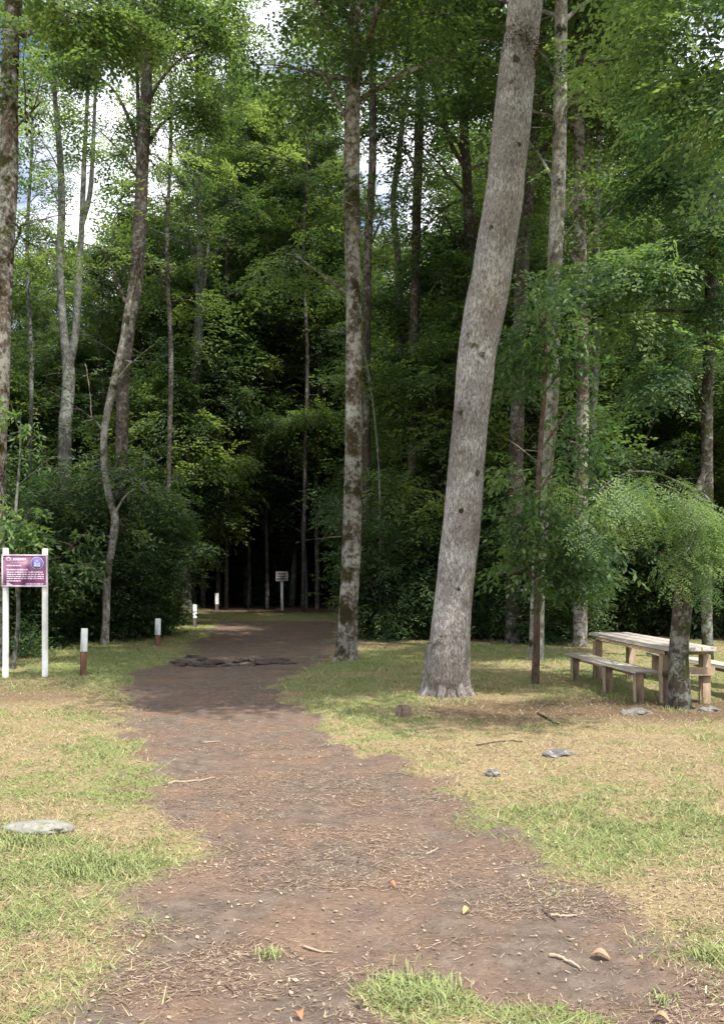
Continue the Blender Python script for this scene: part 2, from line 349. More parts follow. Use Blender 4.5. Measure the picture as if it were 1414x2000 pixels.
# ------------------------------------------------------------------ foliage sprays
def leaf(base, d, n, Lf, W):
    d = d / np.linalg.norm(d); s = np.cross(d, n); s /= np.linalg.norm(s) + 1e-9
    return [base, base + d * Lf * .45 + s * W / 2 - n * .006, base + d * Lf - n * Lf * .15, base + d * Lf * .45 - s * W / 2 - n * .006]
def spray(kind, seed):
    r = random.Random(seed); V = []; up = np.array([0, 0, 1.])
    def tw(b, d, ln, k, Lf, W, sp):
        side = np.cross(d, up); side /= np.linalg.norm(side)
        for q in range(k):
            t = (q + .6) / k; pos = b + d * ln * t - up * ln * .22 * t * t
            for s in (-1, 1):
                dd = d * sp + side * s * .8 + up * r.uniform(-.35, .3)
                nn = up + np.array([r.uniform(-.5, .5), r.uniform(-.5, .5), 0]); nn /= np.linalg.norm(nn)
                f = r.uniform(.7, 1.2); V.extend(leaf(pos, dd, nn, Lf * f, W * f))
        V.extend(leaf(b + d * ln - up * ln * .22, d, up, Lf, W))
        return side
    z = np.zeros(3); y = np.array([0, 1., 0])
    if kind == 'beech':
        tw(z, y, .62, 5, .10, .058, .6)
        for s in (-1, 1):
            for t in (.25, .55): tw(y * .62 * t, (y * .8 + np.array([s * .8, 0, r.uniform(-.2, .1)])), .30, 3, .09, .052, .6)
    elif kind == 'feather':
        tw(z, y, .70, 11, .055, .020, .5)
        for s in (-1, 1):
            for t in (.15, .35, .55, .75): tw(y * .7 * t, (y * .7 + np.array([s * .8, 0, r.uniform(-.35, 0)])), .34 * (1.1 - t * .5), 7, .050, .019, .5)
    elif kind == 'broad':
        for q in range(7):
            a = q * 2.4; t = q / 7; d = np.array([math.cos(a) * .8, .6 + .3 * math.sin(a), math.sin(a) * .45 - .25])
            nn = up * .8 + np.array([r.uniform(-.5, .5), -.4, 0]); V.extend(leaf(y * .34 * t - up * .1 * t * t, d, nn / np.linalg.norm(nn), .13 * r.uniform(.75, 1.2), .058))
    elif kind == 'under':
        tw(z, y, .5, 4, .10, .045, .6)
        for s in (-1, 1): tw(y * .2, (y * .8 + np.array([s * .8, 0, r.uniform(-.3, .1)])), .28, 3, .095, .042, .6)
    return np.array(V)
SPR = {k: [spray(k, s) for s in range(4)] for k in ('beech', 'feather', 'broad', 'under')}
def place(g, kind, pos, yaw, pitch, roll, sc, tint):
    pos = np.asarray(pos, float).reshape(-1, 3); n = len(pos); tv = SPR[kind]
    yaw = np.broadcast_to(yaw, n); pitch = np.broadcast_to(pitch, n); roll = np.broadcast_to(roll, n); sc = np.broadcast_to(sc, n); tint = np.broadcast_to(tint, n)
    cz, sz = np.cos(yaw), np.sin(yaw); cx, sx = np.cos(pitch), np.sin(pitch); cyy, sy = np.cos(roll), np.sin(roll); o = np.zeros(n); e = np.ones(n)
    Rz = np.stack([cz, -sz, o, sz, cz, o, o, o, e], -1).reshape(n, 3, 3); Rx = np.stack([e, o, o, o, cx, -sx, o, sx, cx], -1).reshape(n, 3, 3)
    Ry = np.stack([cyy, o, sy, o, e, o, -sy, o, cyy], -1).reshape(n, 3, 3); Rm = Rz @ Rx @ Ry
    which = rng.integers(0, len(tv), n)
    for k, T in enumerate(tv):
        s = which == k
        if not s.any(): continue
        V = np.einsum('nij,kj->nki', Rm[s], T) * sc[s][:, None, None] + pos[s][:, None]
        nl = len(T) // 4; tt = np.repeat(np.clip(tint[s][:, None] + rng.normal(0, .10, (s.sum(), nl)), 0, 1), 4, 1)
        g.add(V, np.arange(V.shape[0] * V.shape[1]).reshape(-1, 4), tt.ravel())
def qbez(a, b, c, n):
    t = np.linspace(0, 1, n)[:, None]; return (1 - t) ** 2 * a + 2 * t * (1 - t) * b + t * t * c
def wob(pts, amp):
    n = len(pts); k = rng.normal(0, amp, (n, 3)); k[0] = 0; k = np.cumsum(k, 0) * .5; return pts + k
class Tree:
    def __init__(s, kind, tint=.5, lsc=1.0):
        s.wood = Geo(); s.fol = Geo(); s.kind = kind; s.tint = tint; s.lsc = lsc; s.curve = None; s.rad = None
    def trunk(s, pts, rad, sides=14, per=6, rough=.10):
        pr = catmull(np.c_[np.asarray(pts, float), np.asarray(rad, float)], per); s.curve = pr[:, :3]; s.rad = pr[:, 3]
        tube(s.wood, s.curve, np.maximum(s.rad, .008), sides, rough)
    def at(s, z):
        i = np.searchsorted(s.curve[:, 2], z) if np.all(np.diff(s.curve[:, 2]) > 0) else np.argmin(abs(s.curve[:, 2] - z))
        i = int(min(max(i, 0), len(s.curve) - 1)); return s.curve[i], s.rad[i]
    def limb(s, p0, p1, r, n_spr, spread=.5, rise=.25, subs=3, droop=-.15, tsc=1., tint=None, flat=.45, start=.3):
        p0 = np.asarray(p0, float); p1 = np.asarray(p1, float); Ln = np.linalg.norm(p1 - p0)
        mid = (p0 + p1) / 2 + np.array([rng.normal(0, .06) * Ln, rng.normal(0, .06) * Ln, rise * Ln * .5])
        c = wob(qbez(p0, mid, p1, 9), .02 * Ln); rr = np.linspace(r, max(r * .2, .008), 9); tube(s.wood, c, rr, 6)
        az = math.atan2(p1[1] - p0[1], p1[0] - p0[0]); ti = s.tint if tint is None else tint
        heads = []
        for k in range(subs):
            t = start + (.95 - start) * (k + rng.random() * .7) / max(subs, 1); i = int(t * 8); a = az + rng.choice([-1, 1]) * rng.uniform(.4, 1.1)
            l2 = Ln * rng.uniform(.22, .42) * (1.15 - .4 * t) + spread * .4; e = c[i] + np.array([math.cos(a) * l2, math.sin(a) * l2, rng.uniform(-.15, .3) * l2])
            cc = qbez(c[i], (c[i] + e) / 2 + np.array([0, 0, .12 * l2]), e, 6); tube(s.wood, cc, np.linspace(rr[i] * .6, .006, 6), 4); heads.append((cc, a))
        heads.append((c[int(start * 8):], az))
        per = max(1, n_spr // len(heads))
        for cc, a in heads:
            t = rng.random(per) ** .7 * (len(cc) - 1.001); i = t.astype(int); f = (t - i)[:, None]
            pos = cc[i] * (1 - f) + cc[i + 1] * f + rng.normal(0, 1, (per, 3)) * spread * np.array([.55, .55, flat * .55])
            ct = np.clip(ti + rng.normal(0, .24) + rng.normal(0, .06, per), 0, 1)
            place(s.fol, s.kind, pos, a - math.pi / 2 + rng.normal(0, .9, per), droop + rng.normal(0, .35, per), rng.normal(0, .35, per), s.lsc * tsc * rng.uniform(.7, 1.3, per), ct)
    def crown(s, z0, z1, n, Lmax, spr, el=.45, spread=.5, azr=None, prof=None, tsc=1.):
        for k in range(n):
            t = (k + rng.random()) / n; z = z0 + (z1 - z0) * t; p, r = s.at(z)
            az = k * 2.4 + rng.uniform(-.5, .5) if azr is None else rng.uniform(*azr)
            ln = Lmax * ((.75 + .5 * math.sin(t * math.pi) - .55 * t) if prof is None else prof(t)) * rng.uniform(.7, 1.2)
            e = el + rng.uniform(-.25, .35) + .4 * t
            s.limb(p, p + ln * np.array([math.cos(az) * math.cos(e), math.sin(az) * math.cos(e), math.sin(e)]), max(r * .38, .015), spr, spread * .8, .15, 4, tsc=tsc)
    def make(s, root, bark, leafm, base):
        t = s.wood.build('trunk', bark, root, base, smooth=True)
        c = s.fol.build('crown', leafm, root, base) if s.fol.n else None
        return t, c
def pxtree(T, pts, Y, H=None, lean=None, sides=14, base_px=None, rough=.10):
    """trunk along photo pixels (px, py, width) at depth Y; extended above to height H"""
    W = []; Rr = []
    if base_px is not None: pts = [(base_px, HZ + CAMH * F / Y, pts[0][2] * 1.15)] + pts
    for k, (px, py, wd) in enumerate(pts):
        q = P(px, py, Y); W.append(q); Rr.append(wd / 2 * Y / F)
    bx, by = W[0][0], Y; z = gzf(bx, by); W[0][2] = z - .08; base = (bx, by, z)
    if H and H > W[-1][2] + 1:
        d = (W[-1] - W[-2]); d /= np.linalg.norm(d); top = W[-1]; r = Rr[-1]; n = 4
        for k in range(1, n + 1):
            dd = d * (1 - k / n * .6) + np.array([0, 0, k / n * .6]); h = (H - top[2]) / n
            q = W[-1] + dd / dd[2] * h + np.array([rng.normal(0, .12), rng.normal(0, .12), 0]); W.append(q); Rr.append(max(r * (1 - k / n) ** .8, .015))
    # small depth wander so that trunks are not flat in one plane
    for k in range(1, len(W)): W[k] = W[k] + np.array([0, .06 * math.sin(k * 1.7 + bx), 0])
    T.trunk(W, Rr, sides, 8, rough); r0 = Rr[1]
    if r0 > .06:
        a0 = rng.uniform(0, 6.28); nr = 7 if r0 > .15 else 5
        for k in range(nr):
            a = a0 + k * 6.283 / nr + rng.normal(0, .25); d = np.array([math.cos(a), math.sin(a), 0]); ln = r0 * rng.uniform(.55, .9)
            c0 = np.array([bx, by, z]); pts_ = np.array([c0 + d * r0 * .55 + (0, 0, r0 * 2.2), c0 + d * r0 * .72 + (0, 0, r0 * .9), c0 + d * r0 * .88 + (0, 0, r0 * .3), c0 + d * (r0 * .6 + ln) + (0, 0, -.05)])
            cc = catmull(pts_, 5); tube(T.wood, cc, np.linspace(r0 * .36, r0 * .14, len(cc)), 8, .2)
        zt = min(H or 99, T.curve[-1][2]) * .55
        for k in range(int(5 + zt)):
            zz = rng.uniform(2.2, max(zt, 3)); p, rr = T.at(zz); a = rng.uniform(0, 6.28); ln = rng.uniform(.25, 1.1) * (1 if r0 < .25 else .45)
            e = p + ln * np.array([math.cos(a), math.sin(a), rng.uniform(-.2, .7)]); cc = wob(qbez(p, (p + e) / 2 + (0, 0, .1 * ln), e, 6), .02); tube(T.wood, cc, np.linspace(.011, .003, 6), 4)
    return base
def L3(T, z, tgt, r, n, **k):
    p, tr = T.at(z); T.limb(p, tgt, r, n, **k)
def zof(py, Y): return CAMH + (HZ - py) / F * Y

# ------------------------------------------------------------------ the trees one can tell apart
def finish(name, T, base, label, bark, leafm, group=None, cat='tree'):
    root = empty(name, base, label, cat, group); t, c = T.make(root, bark, leafm, base); return root

# big leaning trunk
T = Tree('beech', .5)
b = pxtree(T, [(872, 1360, 92), (873, 1335, 90), (876, 1300, 84), (884, 1200, 76), (894, 1100, 74), (904, 1000, 72), (914, 850, 70), (932, 700, 75), (946, 615, 79), (958, 545, 80), (981, 400, 75), (1004, 200, 69),
                (1014, 100, 68), (1024, 0, 68), (1034, -110, 66)], 12.3, 19, sides=36, rough=.13)
T.crown(11.5, 18.8, 22, 4.4, 60, tsc=1.2)
for tg in ((1.6, 8.6, 10.6), (3.2, 8.0, 11.2), (2.4, 9.6, 12.2), (.6, 9.6, 11.4), (3.4, 9, 9.9), (2, 7, 11.5), (4, 7.4, 12.6), (4.9, 8.6, 12), (3.4, 6.5, 12.4), (1, 7.4, 11.4), (4.9, 9.8, 13.8), (2.5, 8.8, 13.8), (-.4, 8.8, 12), (.4, 10.6, 13.5), (4.2, 6.6, 11)): L3(T, rng.uniform(10.5, 13), np.array(tg), .06, 62, spread=.55, tsc=1.5)  # unseen camera-side limbs overhead, added to shade the middle ground
big = finish('leaning_tree', T, b, "thick smooth grey trunk leaning to the right in the middle of the lawn edge", B_BIG, LEAF)
mg = Geo(); pm_ = P(1005, 100, 12.3)
M_MOSSC = leafmat("moss_tuft", (.05, .035, .012), (.09, .07, .02), (.13, .11, .03), .1, .05)
for k in range(700):
    a = rng.normal(-1.4, .75); z = pm_[2] + rng.normal(0, .12) - .1 * (a + 1.4); cpt, rr = T.at(z)
    q = cpt + rr * np.array([math.cos(a), math.sin(a), 0]); q[2] = z; d = np.array([math.cos(a), math.sin(a), rng.uniform(-1, .2)]); n_ = np.array([rng.normal(), rng.normal(), 1.])
    mg.add(leaf(q - d * .01, d, n_ / np.linalg.norm(n_), rng.uniform(.02, .05), .018), [[0, 1, 2, 3]], rng.random())
mo = mg.build('moss_clump', M_MOSSC, big, b); mo['label'] = 'brown mossy ring round the trunk'
for kx, ky, ks in ((.0 - .06, 138, .055), (.10, 300, .03), (-.12, 480, .04), (.04, 700, .03), (.12, 940, .045), (-.05, 1010, .03), (.02, 1150, .028), (-.15, 830, .04)):
    kg = Geo(); cpt, rr = T.at(zof(ky, 12.3)); dx = kx; blob(kg, cpt + np.array([dx, -math.sqrt(max(rr * rr - dx * dx, .001)) * .98, 0]), (ks, ks * .6, ks * 1.15), 3, .5, int(ky))
    kg.build('knot_scar', B_DARK, big, b)

# central straight trunk
T = Tree('beech', .42)
b = pxtree(T, [(676, 1290, 54), (677, 1270, 43), (681, 1180, 38), (686, 1080, 36), (689, 960, 35), (690, 850, 33), (691, 720, 30), (691, 600, 30), (689, 480, 31), (687, 360, 32), (688, 250, 30), (691, 130, 28), (694, 20, 24), (697, -80, 22)], 17.3, 19.5, sides=20)
def plimb(T, Y, pts, wpx, tgtY, n, **k):
    W = [P(a, c, Y + (tgtY - Y) * i / (len(pts) - 1)) for i, (a, c) in enumerate(pts)]; cc = catmull(W, 4)
    tube(T.wood, cc, np.linspace(wpx / 2 * Y / F, .012, len(cc)), 6)
    for i in range(3): 
        q = cc[-1 - i * 2] ; T.limb(q, cc[-1] + rng.normal(0, .5, 3) + (0, 0, .2), .015, n // 3, .45, .1, 2, **k)
plimb(T, 17.3, [(697, 150), (715, 95), (730, 50), (738, -30)], 15, 16.6, 60)
plimb(T, 17.3, [(683, 125), (665, 75), (640, 40), (612, -5), (600, -60)], 12, 16.4, 60)
plimb(T, 17.3, [(680, 240), (660, 200), (640, 165), (630, 140)], 8, 16.9, 50)
plimb(T, 17.3, [(700, 470), (722, 440), (742, 405)], 6, 17.2, 30)
plimb(T, 17.3, [(683, 575), (640, 545), (600, 515), (578, 495)], 7, 17.8, 40)
T.crown(10.6, 15.8, 15, 4.2, 36, tsc=1.25)
finish('beech_tree', T, b, "tall straight trunk blotched with pale lichen and moss at the right edge of the path", B_MOSS, LEAF)

# pale trunk behind the thin brown one
T = Tree('beech', .45)
b = pxtree(T, [(1044, 1290, 33), (1046, 1250, 29), (1052, 1120, 27), (1060, 980, 27), (1070, 860, 28), (1076, 760, 29), (1080, 640, 29), (1084, 500, 29), (1089, 350, 28), (1093, 200, 27), (1096, 60, 25), (1098, -60, 24)], 17.4, 19.5, sides=18)
for tx, ty, yy in ((1130, 130, 16.5), (1000, 60, 18.5), (1160, 330, 16.8), (1020, 250, 19)): L3(T, zof(ty + 120, 17.4), P(tx, ty, yy), .04, 20)
T.crown(12, 15.5, 8, 3.6, 36, tsc=1.25)
root = finish('beech_tree', T, b, "pale lichened trunk behind a thin brown sapling and a glossy leafy bush", B_PALE, LEAF)
fg = Geo(); q = P(1027, 1153, 17.3); blob(fg, q, (.11, .10, .04), 3, .2, 5); fg.build('bracket_fungus', S_PALE, root, b)

# thin brown sapling with glossy broad leaves, in front
T = Tree('broad', .55, .9)
b = pxtree(T, [(1044, 1337, 17), (1046, 1250, 13), (1048, 1140, 12), (1050, 1020, 11), (1053, 900, 10), (1060, 780, 9), (1065, 690, 7), (1068, 600, 5)], 13.6, None, sides=9)
for tx, ty, yy, nn in ((1130, 1110, 13.2, 70), (1160, 1060, 13.5, 60), (1100, 1040, 12.9, 60), (985, 1070, 13.5, 40), (1010, 1010, 13.1, 40), (1150, 970, 13.8, 40), (1090, 950, 13.1, 40), (1140, 880, 13.9, 40), (1000, 920, 13.7, 26),
                       (1110, 800, 13.9, 24), (1020, 700, 13.4, 46), (1090, 640, 13.5, 50), (985, 660, 13.8, 34), (1130, 700, 13.9, 20), (1050, 590, 13.3, 34), (1175, 1120, 13.5, 26)):
    L3(T, zof(min(ty + 90, 1150), 13.6), P(tx, ty, yy), .022, int(nn * 1.6), spread=.42, flat=.8, subs=2, droop=-.35)
finish('glossy_sapling', T, b, "thin brown stem carrying big glossy green leaves in front of the pale trunk", B_RED, LEAF_B)

# mossy tree beside the picnic table
T = Tree('feather', .8, 1.35)
b = pxtree(T, [(1324, 1382, 56), (1325, 1360, 43), (1328, 1290, 38), (1331, 1220, 37), (1334, 1140, 35), (1341, 1080, 34), (1352, 1010, 26), (1362, 960, 18), (1370, 925, 9)], 11.24, None, sides=18, rough=.13)
def arch(pts, Y0, Y1, w, n, spread=.22, tint=.85, drop=-.75):
    W = [P(a, c, Y0 + (Y1 - Y0) * i / (len(pts) - 1)) for i, (a, c) in enumerate(pts)]; cc = catmull(W, 6)
    tube(T.wood, cc, np.linspace(w / 2 * Y0 / F, .008, len(cc)), 6)
    t = .2 + .8 * rng.random(n) ** 1.25; i = (t * (len(cc) - 1.01)).astype(int); pos = cc[i] + rng.normal(0, spread, (n, 3)) * (1, 1, .6) - np.array([0, 0, 1.]) * (rng.random(n)[:, None] ** 1.6 * .30)
    place(T.fol, 'feather', pos, rng.uniform(0, 6.28, n), drop + rng.normal(0, .3, n), rng.normal(0, .4, n), rng.uniform(.4, .9, n), np.clip(tint + rng.normal(0, .22, n), 0, 1))
arch([(1352, 1000), (1385, 985), (1370, 965), (1330, 945), (1280, 925), (1235, 922), (1195, 938), (1168, 960)], 11.2, 10.3, 8, 78, .13)
arch([(1350, 1010), (1375, 1000), (1360, 1040), (1345, 1070), (1330, 1090)], 11.2, 10.6, 6, 46, .13, .9)
arch([(1345, 1040), (1370, 1030), (1385, 1050), (1380, 1075)], 11.2, 10.8, 5, 36, .13, .85)
arch([(1352, 1000), (1320, 960), (1275, 945), (1230, 965), (1195, 995)], 11.2, 10.7, 5, 26, .12, .7)
finish('drooping_tree', T, b, "small dark mossy trunk with drooping feathery foliage in front of the picnic table", B_TABLE, LEAF_F)
T = Tree('beech', .72, .8)
b = pxtree(T, [(1740, 1200, 62), (1735, 1000, 58), (1728, 700, 54), (1722, 400, 48), (1720, 100, 38), (1722, -200, 24)], 11.4, 13, sides=14, base_px=1745)
for tx, ty, yy, nn, ti in ((1230, 70, 10.6, 60, .75), (1330, 40, 10, 60, .65), (1260, 170, 10.4, 60, .7), (1340, 170, 10.1, 60, .55), (1420, 170, 10, 50, .95), (1360, 270, 10.4, 60, .55),
                           (1430, 330, 10.3, 50, .75), (1180, 120, 10.8, 36, .8), (1250, -60, 10.4, 50, .6), (1380, -60, 10, 60, .6)):
    L3(T, min(zof(ty + 60, 11.24), 12.5), P(tx, ty, yy), .035, int(nn * .75), spread=.30, subs=3, start=.45, droop=-.4, tint=ti + .12, flat=.6, tsc=1.1)
finish('overhanging_tree', T, b, "sunlit feathery branches hanging into the upper right corner of the photo", B_GREY, LEAF_F)

# feathery tree behind the table, its trunk just out of the photo on the right
T = Tree('beech', .6, .95)
b = pxtree(T, [(1382, 1200, 21), (1380, 1000, 21), (1378, 840, 22), (1384, 700, 20), (1390, 500, 22), (1392, 330, 18), (1394, 180, 11)], 16.6, None, sides=12, base_px=1382)
for tx, ty, yy, nn, ti in ((1290, 290, 15.8, 60, .35), (1340, 380, 16, 60, .4), (1240, 390, 16.4, 56, .3), (1350, 480, 16, 60, .5), (1290, 560, 16.2, 60, .55), (1200, 570, 15.6, 60, .6), (1120, 565, 15.2, 60, .65), (1050, 570, 15, 44, .6), (1030, 640, 15.2, 40, .6),
                           (1390, 620, 16.4, 50, .6), (1310, 700, 16, 50, .5), (1230, 770, 16, 50, .55), (1420, 480, 16.4, 50, .65), (1380, 290, 16, 50, .5), (1180, 660, 15.8, 40, .5)):
    L3(T, zof(min(max(ty - 20, 230), 1000), 16.6), P(tx, ty, yy), .04, nn, spread=.42, subs=3, droop=-.4, tint=ti, flat=.5)
finish('drooping_tree', T, b, "dark trunk with wide feathery foliage standing behind the picnic table", B_TABLE, LEAF_F)

# trunks on the right
T = Tree('beech', .4)
b = pxtree(T, [(1136, 900, 25), (1139, 780, 24), (1136, 650, 24), (1132, 520, 24), (1132, 400, 23), (1132, 280, 22), (1127, 150, 21), (1122, 0, 19)], 20, 20, base_px=1132)
for tx, ty, yy in ((1200, 230, 19.5), (1080, 190, 20.5), (1230, 380, 20.5), (1060, 420, 20)): L3(T, zof(ty + 130, 20), P(tx, ty, yy), .04, 26)
T.crown(11, 16.5, 12, 3.6, 36, tsc=1.25)
finish('beech_tree', T, b, "dark trunk with broken lichen just right of the pale lichened one", B_MOSS, LEAF)
T = Tree('beech', .5)
b = pxtree(T, [(1158, 850, 16), (1160, 740, 16), (1164, 620, 16), (1164, 480, 15), (1167, 330, 14), (1172, 180, 12), (1176, 0, 11)], 24, 21, base_px=1155)
T.crown(12, 18.4, 12, 3.4, 36, tsc=1.25)
finish('beech_tree', T, b, "slim smooth grey trunk farthest right of the straight trunks", B_GREY, LEAF)
T = Tree('beech', .4)
b = pxtree(T, [(1012, 700, 26), (1018, 560, 26), (1026, 430, 25), (1036, 300, 24), (1048, 160, 22), (1060, 0, 20)], 21, 20, base_px=1000)
for tx, ty, yy in ((1085, 250, 21), (990, 120, 22), (1100, 60, 21)): L3(T, zof(ty + 130, 21), P(tx, ty, yy), .04, 26)
T.crown(11, 17, 12, 3.8, 36, tsc=1.25)
finish('beech_tree', T, b, "dark trunk half hidden behind the thick leaning one", B_DARK, LEAF)
T = Tree('beech', .5)
b = pxtree(T, [(920, 700, 20), (918, 560, 20), (916, 430, 20), (910, 320, 19), (905, 240, 18), (913, 140, 17), (900, 60, 14), (880, -20, 12)], 25, 21.5, base_px=925)
plimb(T, 25, [(913, 330), (885, 290), (860, 220), (845, 150), (830, 60)], 11, 24.5, 70)
plimb(T, 25, [(912, 385), (870, 405), (835, 440), (800, 480)], 6, 24.5, 40)
plimb(T, 25, [(918, 510), (885, 450), (865, 420)], 6, 24.6, 40)
T.crown(11, 18.8, 14, 3.8, 36, tsc=1.25)
finish('beech_tree', T, b, "wavy dark trunk with a long left limb just left of the leaning trunk", B_DARK, LEAF)
T = Tree('beech', .4)
b = pxtree(T, [(806, 820, 18), (807, 700, 19), (811, 560, 18), (814, 430, 18), (817, 300, 18), (820, 150, 17), (822, 0, 16)], 25, 22, base_px=806)
plimb(T, 25, [(822, 140), (800, 90), (780, 50)], 7, 24.5, 60)
plimb(T, 25, [(812, 330), (795, 300), (775, 260)], 5, 25.2, 40)
T.crown(14.5, 18.8, 10, 3.6, 36, tsc=1.25)
finish('beech_tree', T, b, "straight dark trunk halfway between the central and the leaning trunk", B_DARK, LEAF)
T = Tree('beech', .45)
b = pxtree(T, [(783, 640, 12), (778, 520, 13), (768, 400, 12), (778, 310, 12), (786, 240, 10), (796, 170, 8), (798, 80, 7)], 29, 24, base_px=785)
T.crown(17.5, 21.5, 9, 3.0, 40)
finish('beech_tree', T, b, "thin crooked dark stem against the sky gap right of the central trunk", B_DARK, LEAF)
T = Tree('beech', .4)
b = pxtree(T, [(716, 760, 16), (717, 600, 16), (719, 470, 16), (727, 330, 15), (728, 180, 14), (726, 40, 12)], 24, 21, base_px=718)
plimb(T, 24, [(722, 480), (740, 440), (760, 400)], 6, 24, 30)
T.crown(14.2, 18.2, 9, 3.6, 36, tsc=1.25)
finish('beech_tree', T, b, "dark slender trunk hugging the right side of the central trunk", B_DARK, LEAF)
T = Tree('under', .5)
b = pxtree(T, [(742, 1010, 4), (740, 920, 3.6), (732, 820, 3.2), (722, 740, 2.8), (712, 690, 2)], 22.6, None, sides=7, base_px=743)
L3(T, 6.2, P(700, 640, 22.7), .015, 30, spread=.4)
finish('dead_sapling', T, b, "thin pale bare stem bending left in the dark right of the central trunk", B_GREY, LEAF_U)

# left side
T = Tree('under', .4)
b = pxtree(T, [(204, 1264, 18), (206, 1220, 15), (211, 1130, 15), (222, 1060, 15), (224, 1010, 17), (211, 960, 14), (205, 890, 13), (207, 830, 14), (219, 760, 15), (236, 690, 13), (250, 630, 9), (258, 570, 5)], 20.4, None, sides=14)
plimb(T, 20.4, [(224, 1005), (245, 970), (270, 955), (290, 965)], 5, 20, 24)
plimb(T, 20.4, [(226, 745), (250, 715), (262, 705)], 4, 20, 20)
plimb(T, 20.4, [(207, 850), (190, 825), (180, 815)], 5, 20, 20)
finish('crooked_tree', T, b, "thin crooked pale trunk on the left verge between the sign and the path", B_CROOK, LEAF_U)
T = Tree('beech', .48)
b = pxtree(T, [(238, 830, 24), (244, 720, 25), (254, 630, 27), (266, 540, 27), (274, 430, 25), (279, 330, 24), (284, 230, 22), (288, 120, 19), (290, 0, 16)], 22, 18.5, base_px=232, sides=18)
plimb(T, 22, [(276, 345), (262, 260), (232, 190), (200, 155), (135, 115)], 10, 23.2, 70)
plimb(T, 22, [(274, 300), (270, 200), (266, 100), (255, 0)], 11, 23.4, 36)
plimb(T, 22, [(285, 290), (310, 250), (340, 225), (375, 210)], 9, 22.8, 90)
plimb(T, 22, [(288, 200), (320, 150), (360, 110), (410, 90)], 8, 22.8, 80)
plimb(T, 22, [(288, 90), (310, 50), (330, -20)], 8, 23, 44)
plimb(T, 22, [(270, 350), (240, 300), (190, 250)], 5, 21.6, 50)
plimb(T, 22, [(245, 590), (222, 530), (197, 485)], 7, 21.7, 30)
plimb(T, 22, [(288, 60), (230, 40), (160, 30), (90, 40)], 9, 23.4, 50)
plimb(T, 22, [(288, 130), (200, 120), (120, 60), (60, 90)], 7, 23, 50)
T.crown(14.3, 16.8, 7, 3.4, 36, tsc=1.25)
finish('beech_tree', T, b, "dark forking trunk with long limbs left of the path, behind the crooked pale one", B_DARK, LEAF)
T = Tree('beech', .5)
b = pxtree(T, [(-6, 900, 32), (2, 760, 34), (6, 620, 36), (10, 480, 36), (16, 340, 34), (20, 200, 33), (24, 80, 32), (28, -40, 30)], 16, 16, base_px=-12, sides=18)
plimb(T, 16, [(20, 260), (50, 230), (80, 200)], 7, 15.5, 30)
plimb(T, 16, [(22, 490), (38, 460), (42, 440)], 9, 15.8, 6)
plimb(T, 16, [(28, 70), (70, 30), (130, 20), (190, -10)], 8, 15.5, 90)
T.crown(10.8, 15.8, 10, 3.2, 36, tsc=1.25)
finish('beech_tree', T, b, "mottled trunk cut by the left edge of the photo", B_MOSS, LEAF)
T = Tree('beech', .6)
b = pxtree(T, [(128, 870, 26), (131, 800, 25), (134, 730, 24), (125, 640, 16), (119, 520, 15), (121, 400, 14), (115, 280, 12), (108, 180, 9), (104, 80, 6)], 29, None, base_px=128, sides=12)
W = catmull([P(a, c, 29) for a, c in ((134, 730), (148, 650), (155, 540), (161, 430), (165, 320), (170, 220), (176, 110))], 6); tube(T.wood, W, np.linspace(.14, .05, len(W)), 10, .08)
W2 = catmull([P(a, c, 29) for a, c in ((160, 440), (176, 380), (182, 300), (186, 200), (190, 90))], 6); tube(T.wood, W2, np.linspace(.10, .04, len(W2)), 8, .08)
for tx, ty, n in ((70, 250, 22), (85, 330, 26), (150, 200, 22), (60, 400, 30), (80, 180, 24), (190, 150, 22), (135, 100, 40), (70, 480, 24), (210, 330, 10), (190, 60, 40), (100, 20, 40)): T.limb(W[min(int((730 - ty) / 16), len(W) - 1)] if tx > 130 else T.at(zof(ty + 90, 29))[0], P(tx, ty, 28.6), .03, n, spread=.5)
finish('beech_tree', T, b, "grey forked trunk standing against the white sky on the left", B_GREY, LEAF)
T = Tree('beech', .35)
b = pxtree(T, [(364, 1192, 26), (364, 1150, 19), (367, 1050, 18), (372, 900, 18), (382, 740, 19), (390, 600, 18), (392, 480, 15), (391, 360, 12), (388, 250, 9)], 36, 27, sides=12)
plimb(T, 36, [(386, 660), (402, 540), (410, 440), (415, 360)], 9, 36, 50)
T.crown(12, 26.5, 26, 4.6, 36, tsc=1.25)
finish('beech_tree', T, b, "grey trunk at the dark left end of the path", B_GREY, LEAF)
for px, Yt, wd, lab in ((522, 39, 7, "straight thin pole trunk left of the small far signpost"), (487, 40, 8, "hair thin trunk in the darkness above the far end of the path"), (620, 39, 9, "thin dim trunk in the dark right of the small far signpost")):
    T = Tree('beech', .3); b = pxtree(T, [(px, 1100, wd), (px - 2, 950, wd), (px + 3, 800, wd * .9), (px, 600, wd * .8)], Yt, 22, base_px=px, sides=8); T.crown(6, 21.5, 22, 3.6, 90, el=.2)
    finish('pole_tree', T, b, lab, B_DARK, LEAF)

for px, Yt, wd, top, lab in ((58, 34, 9, 120, "very slender grey stem against the sky right of the left edge trunk"), (330, 33, 10, 90, "slender stem with airy foliage right of the dark forking trunk"), (446, 37, 7, 60, "slender stem with airy foliage above the path, left of the central trunk"), (596, 37, 7, 40, "slender stem with airy foliage nearest the central trunk on its left")):
    T = Tree('beech', .65, 1.2); b = pxtree(T, [(px, 900, wd), (px + 4, 700, wd), (px - 3, 480, wd * .8), (px + 5, 280, wd * .6), (px + 2, top, wd * .35)], Yt, None, base_px=px - 4, sides=8)
    T.crown(zof(620, Yt), zof(top, Yt), 9 if px == 205 else 20, 2.3, 16, spread=.4)
    finish('slender_tree', T, b, lab, B_GREY if px < 100 else B_DARK, LEAF)
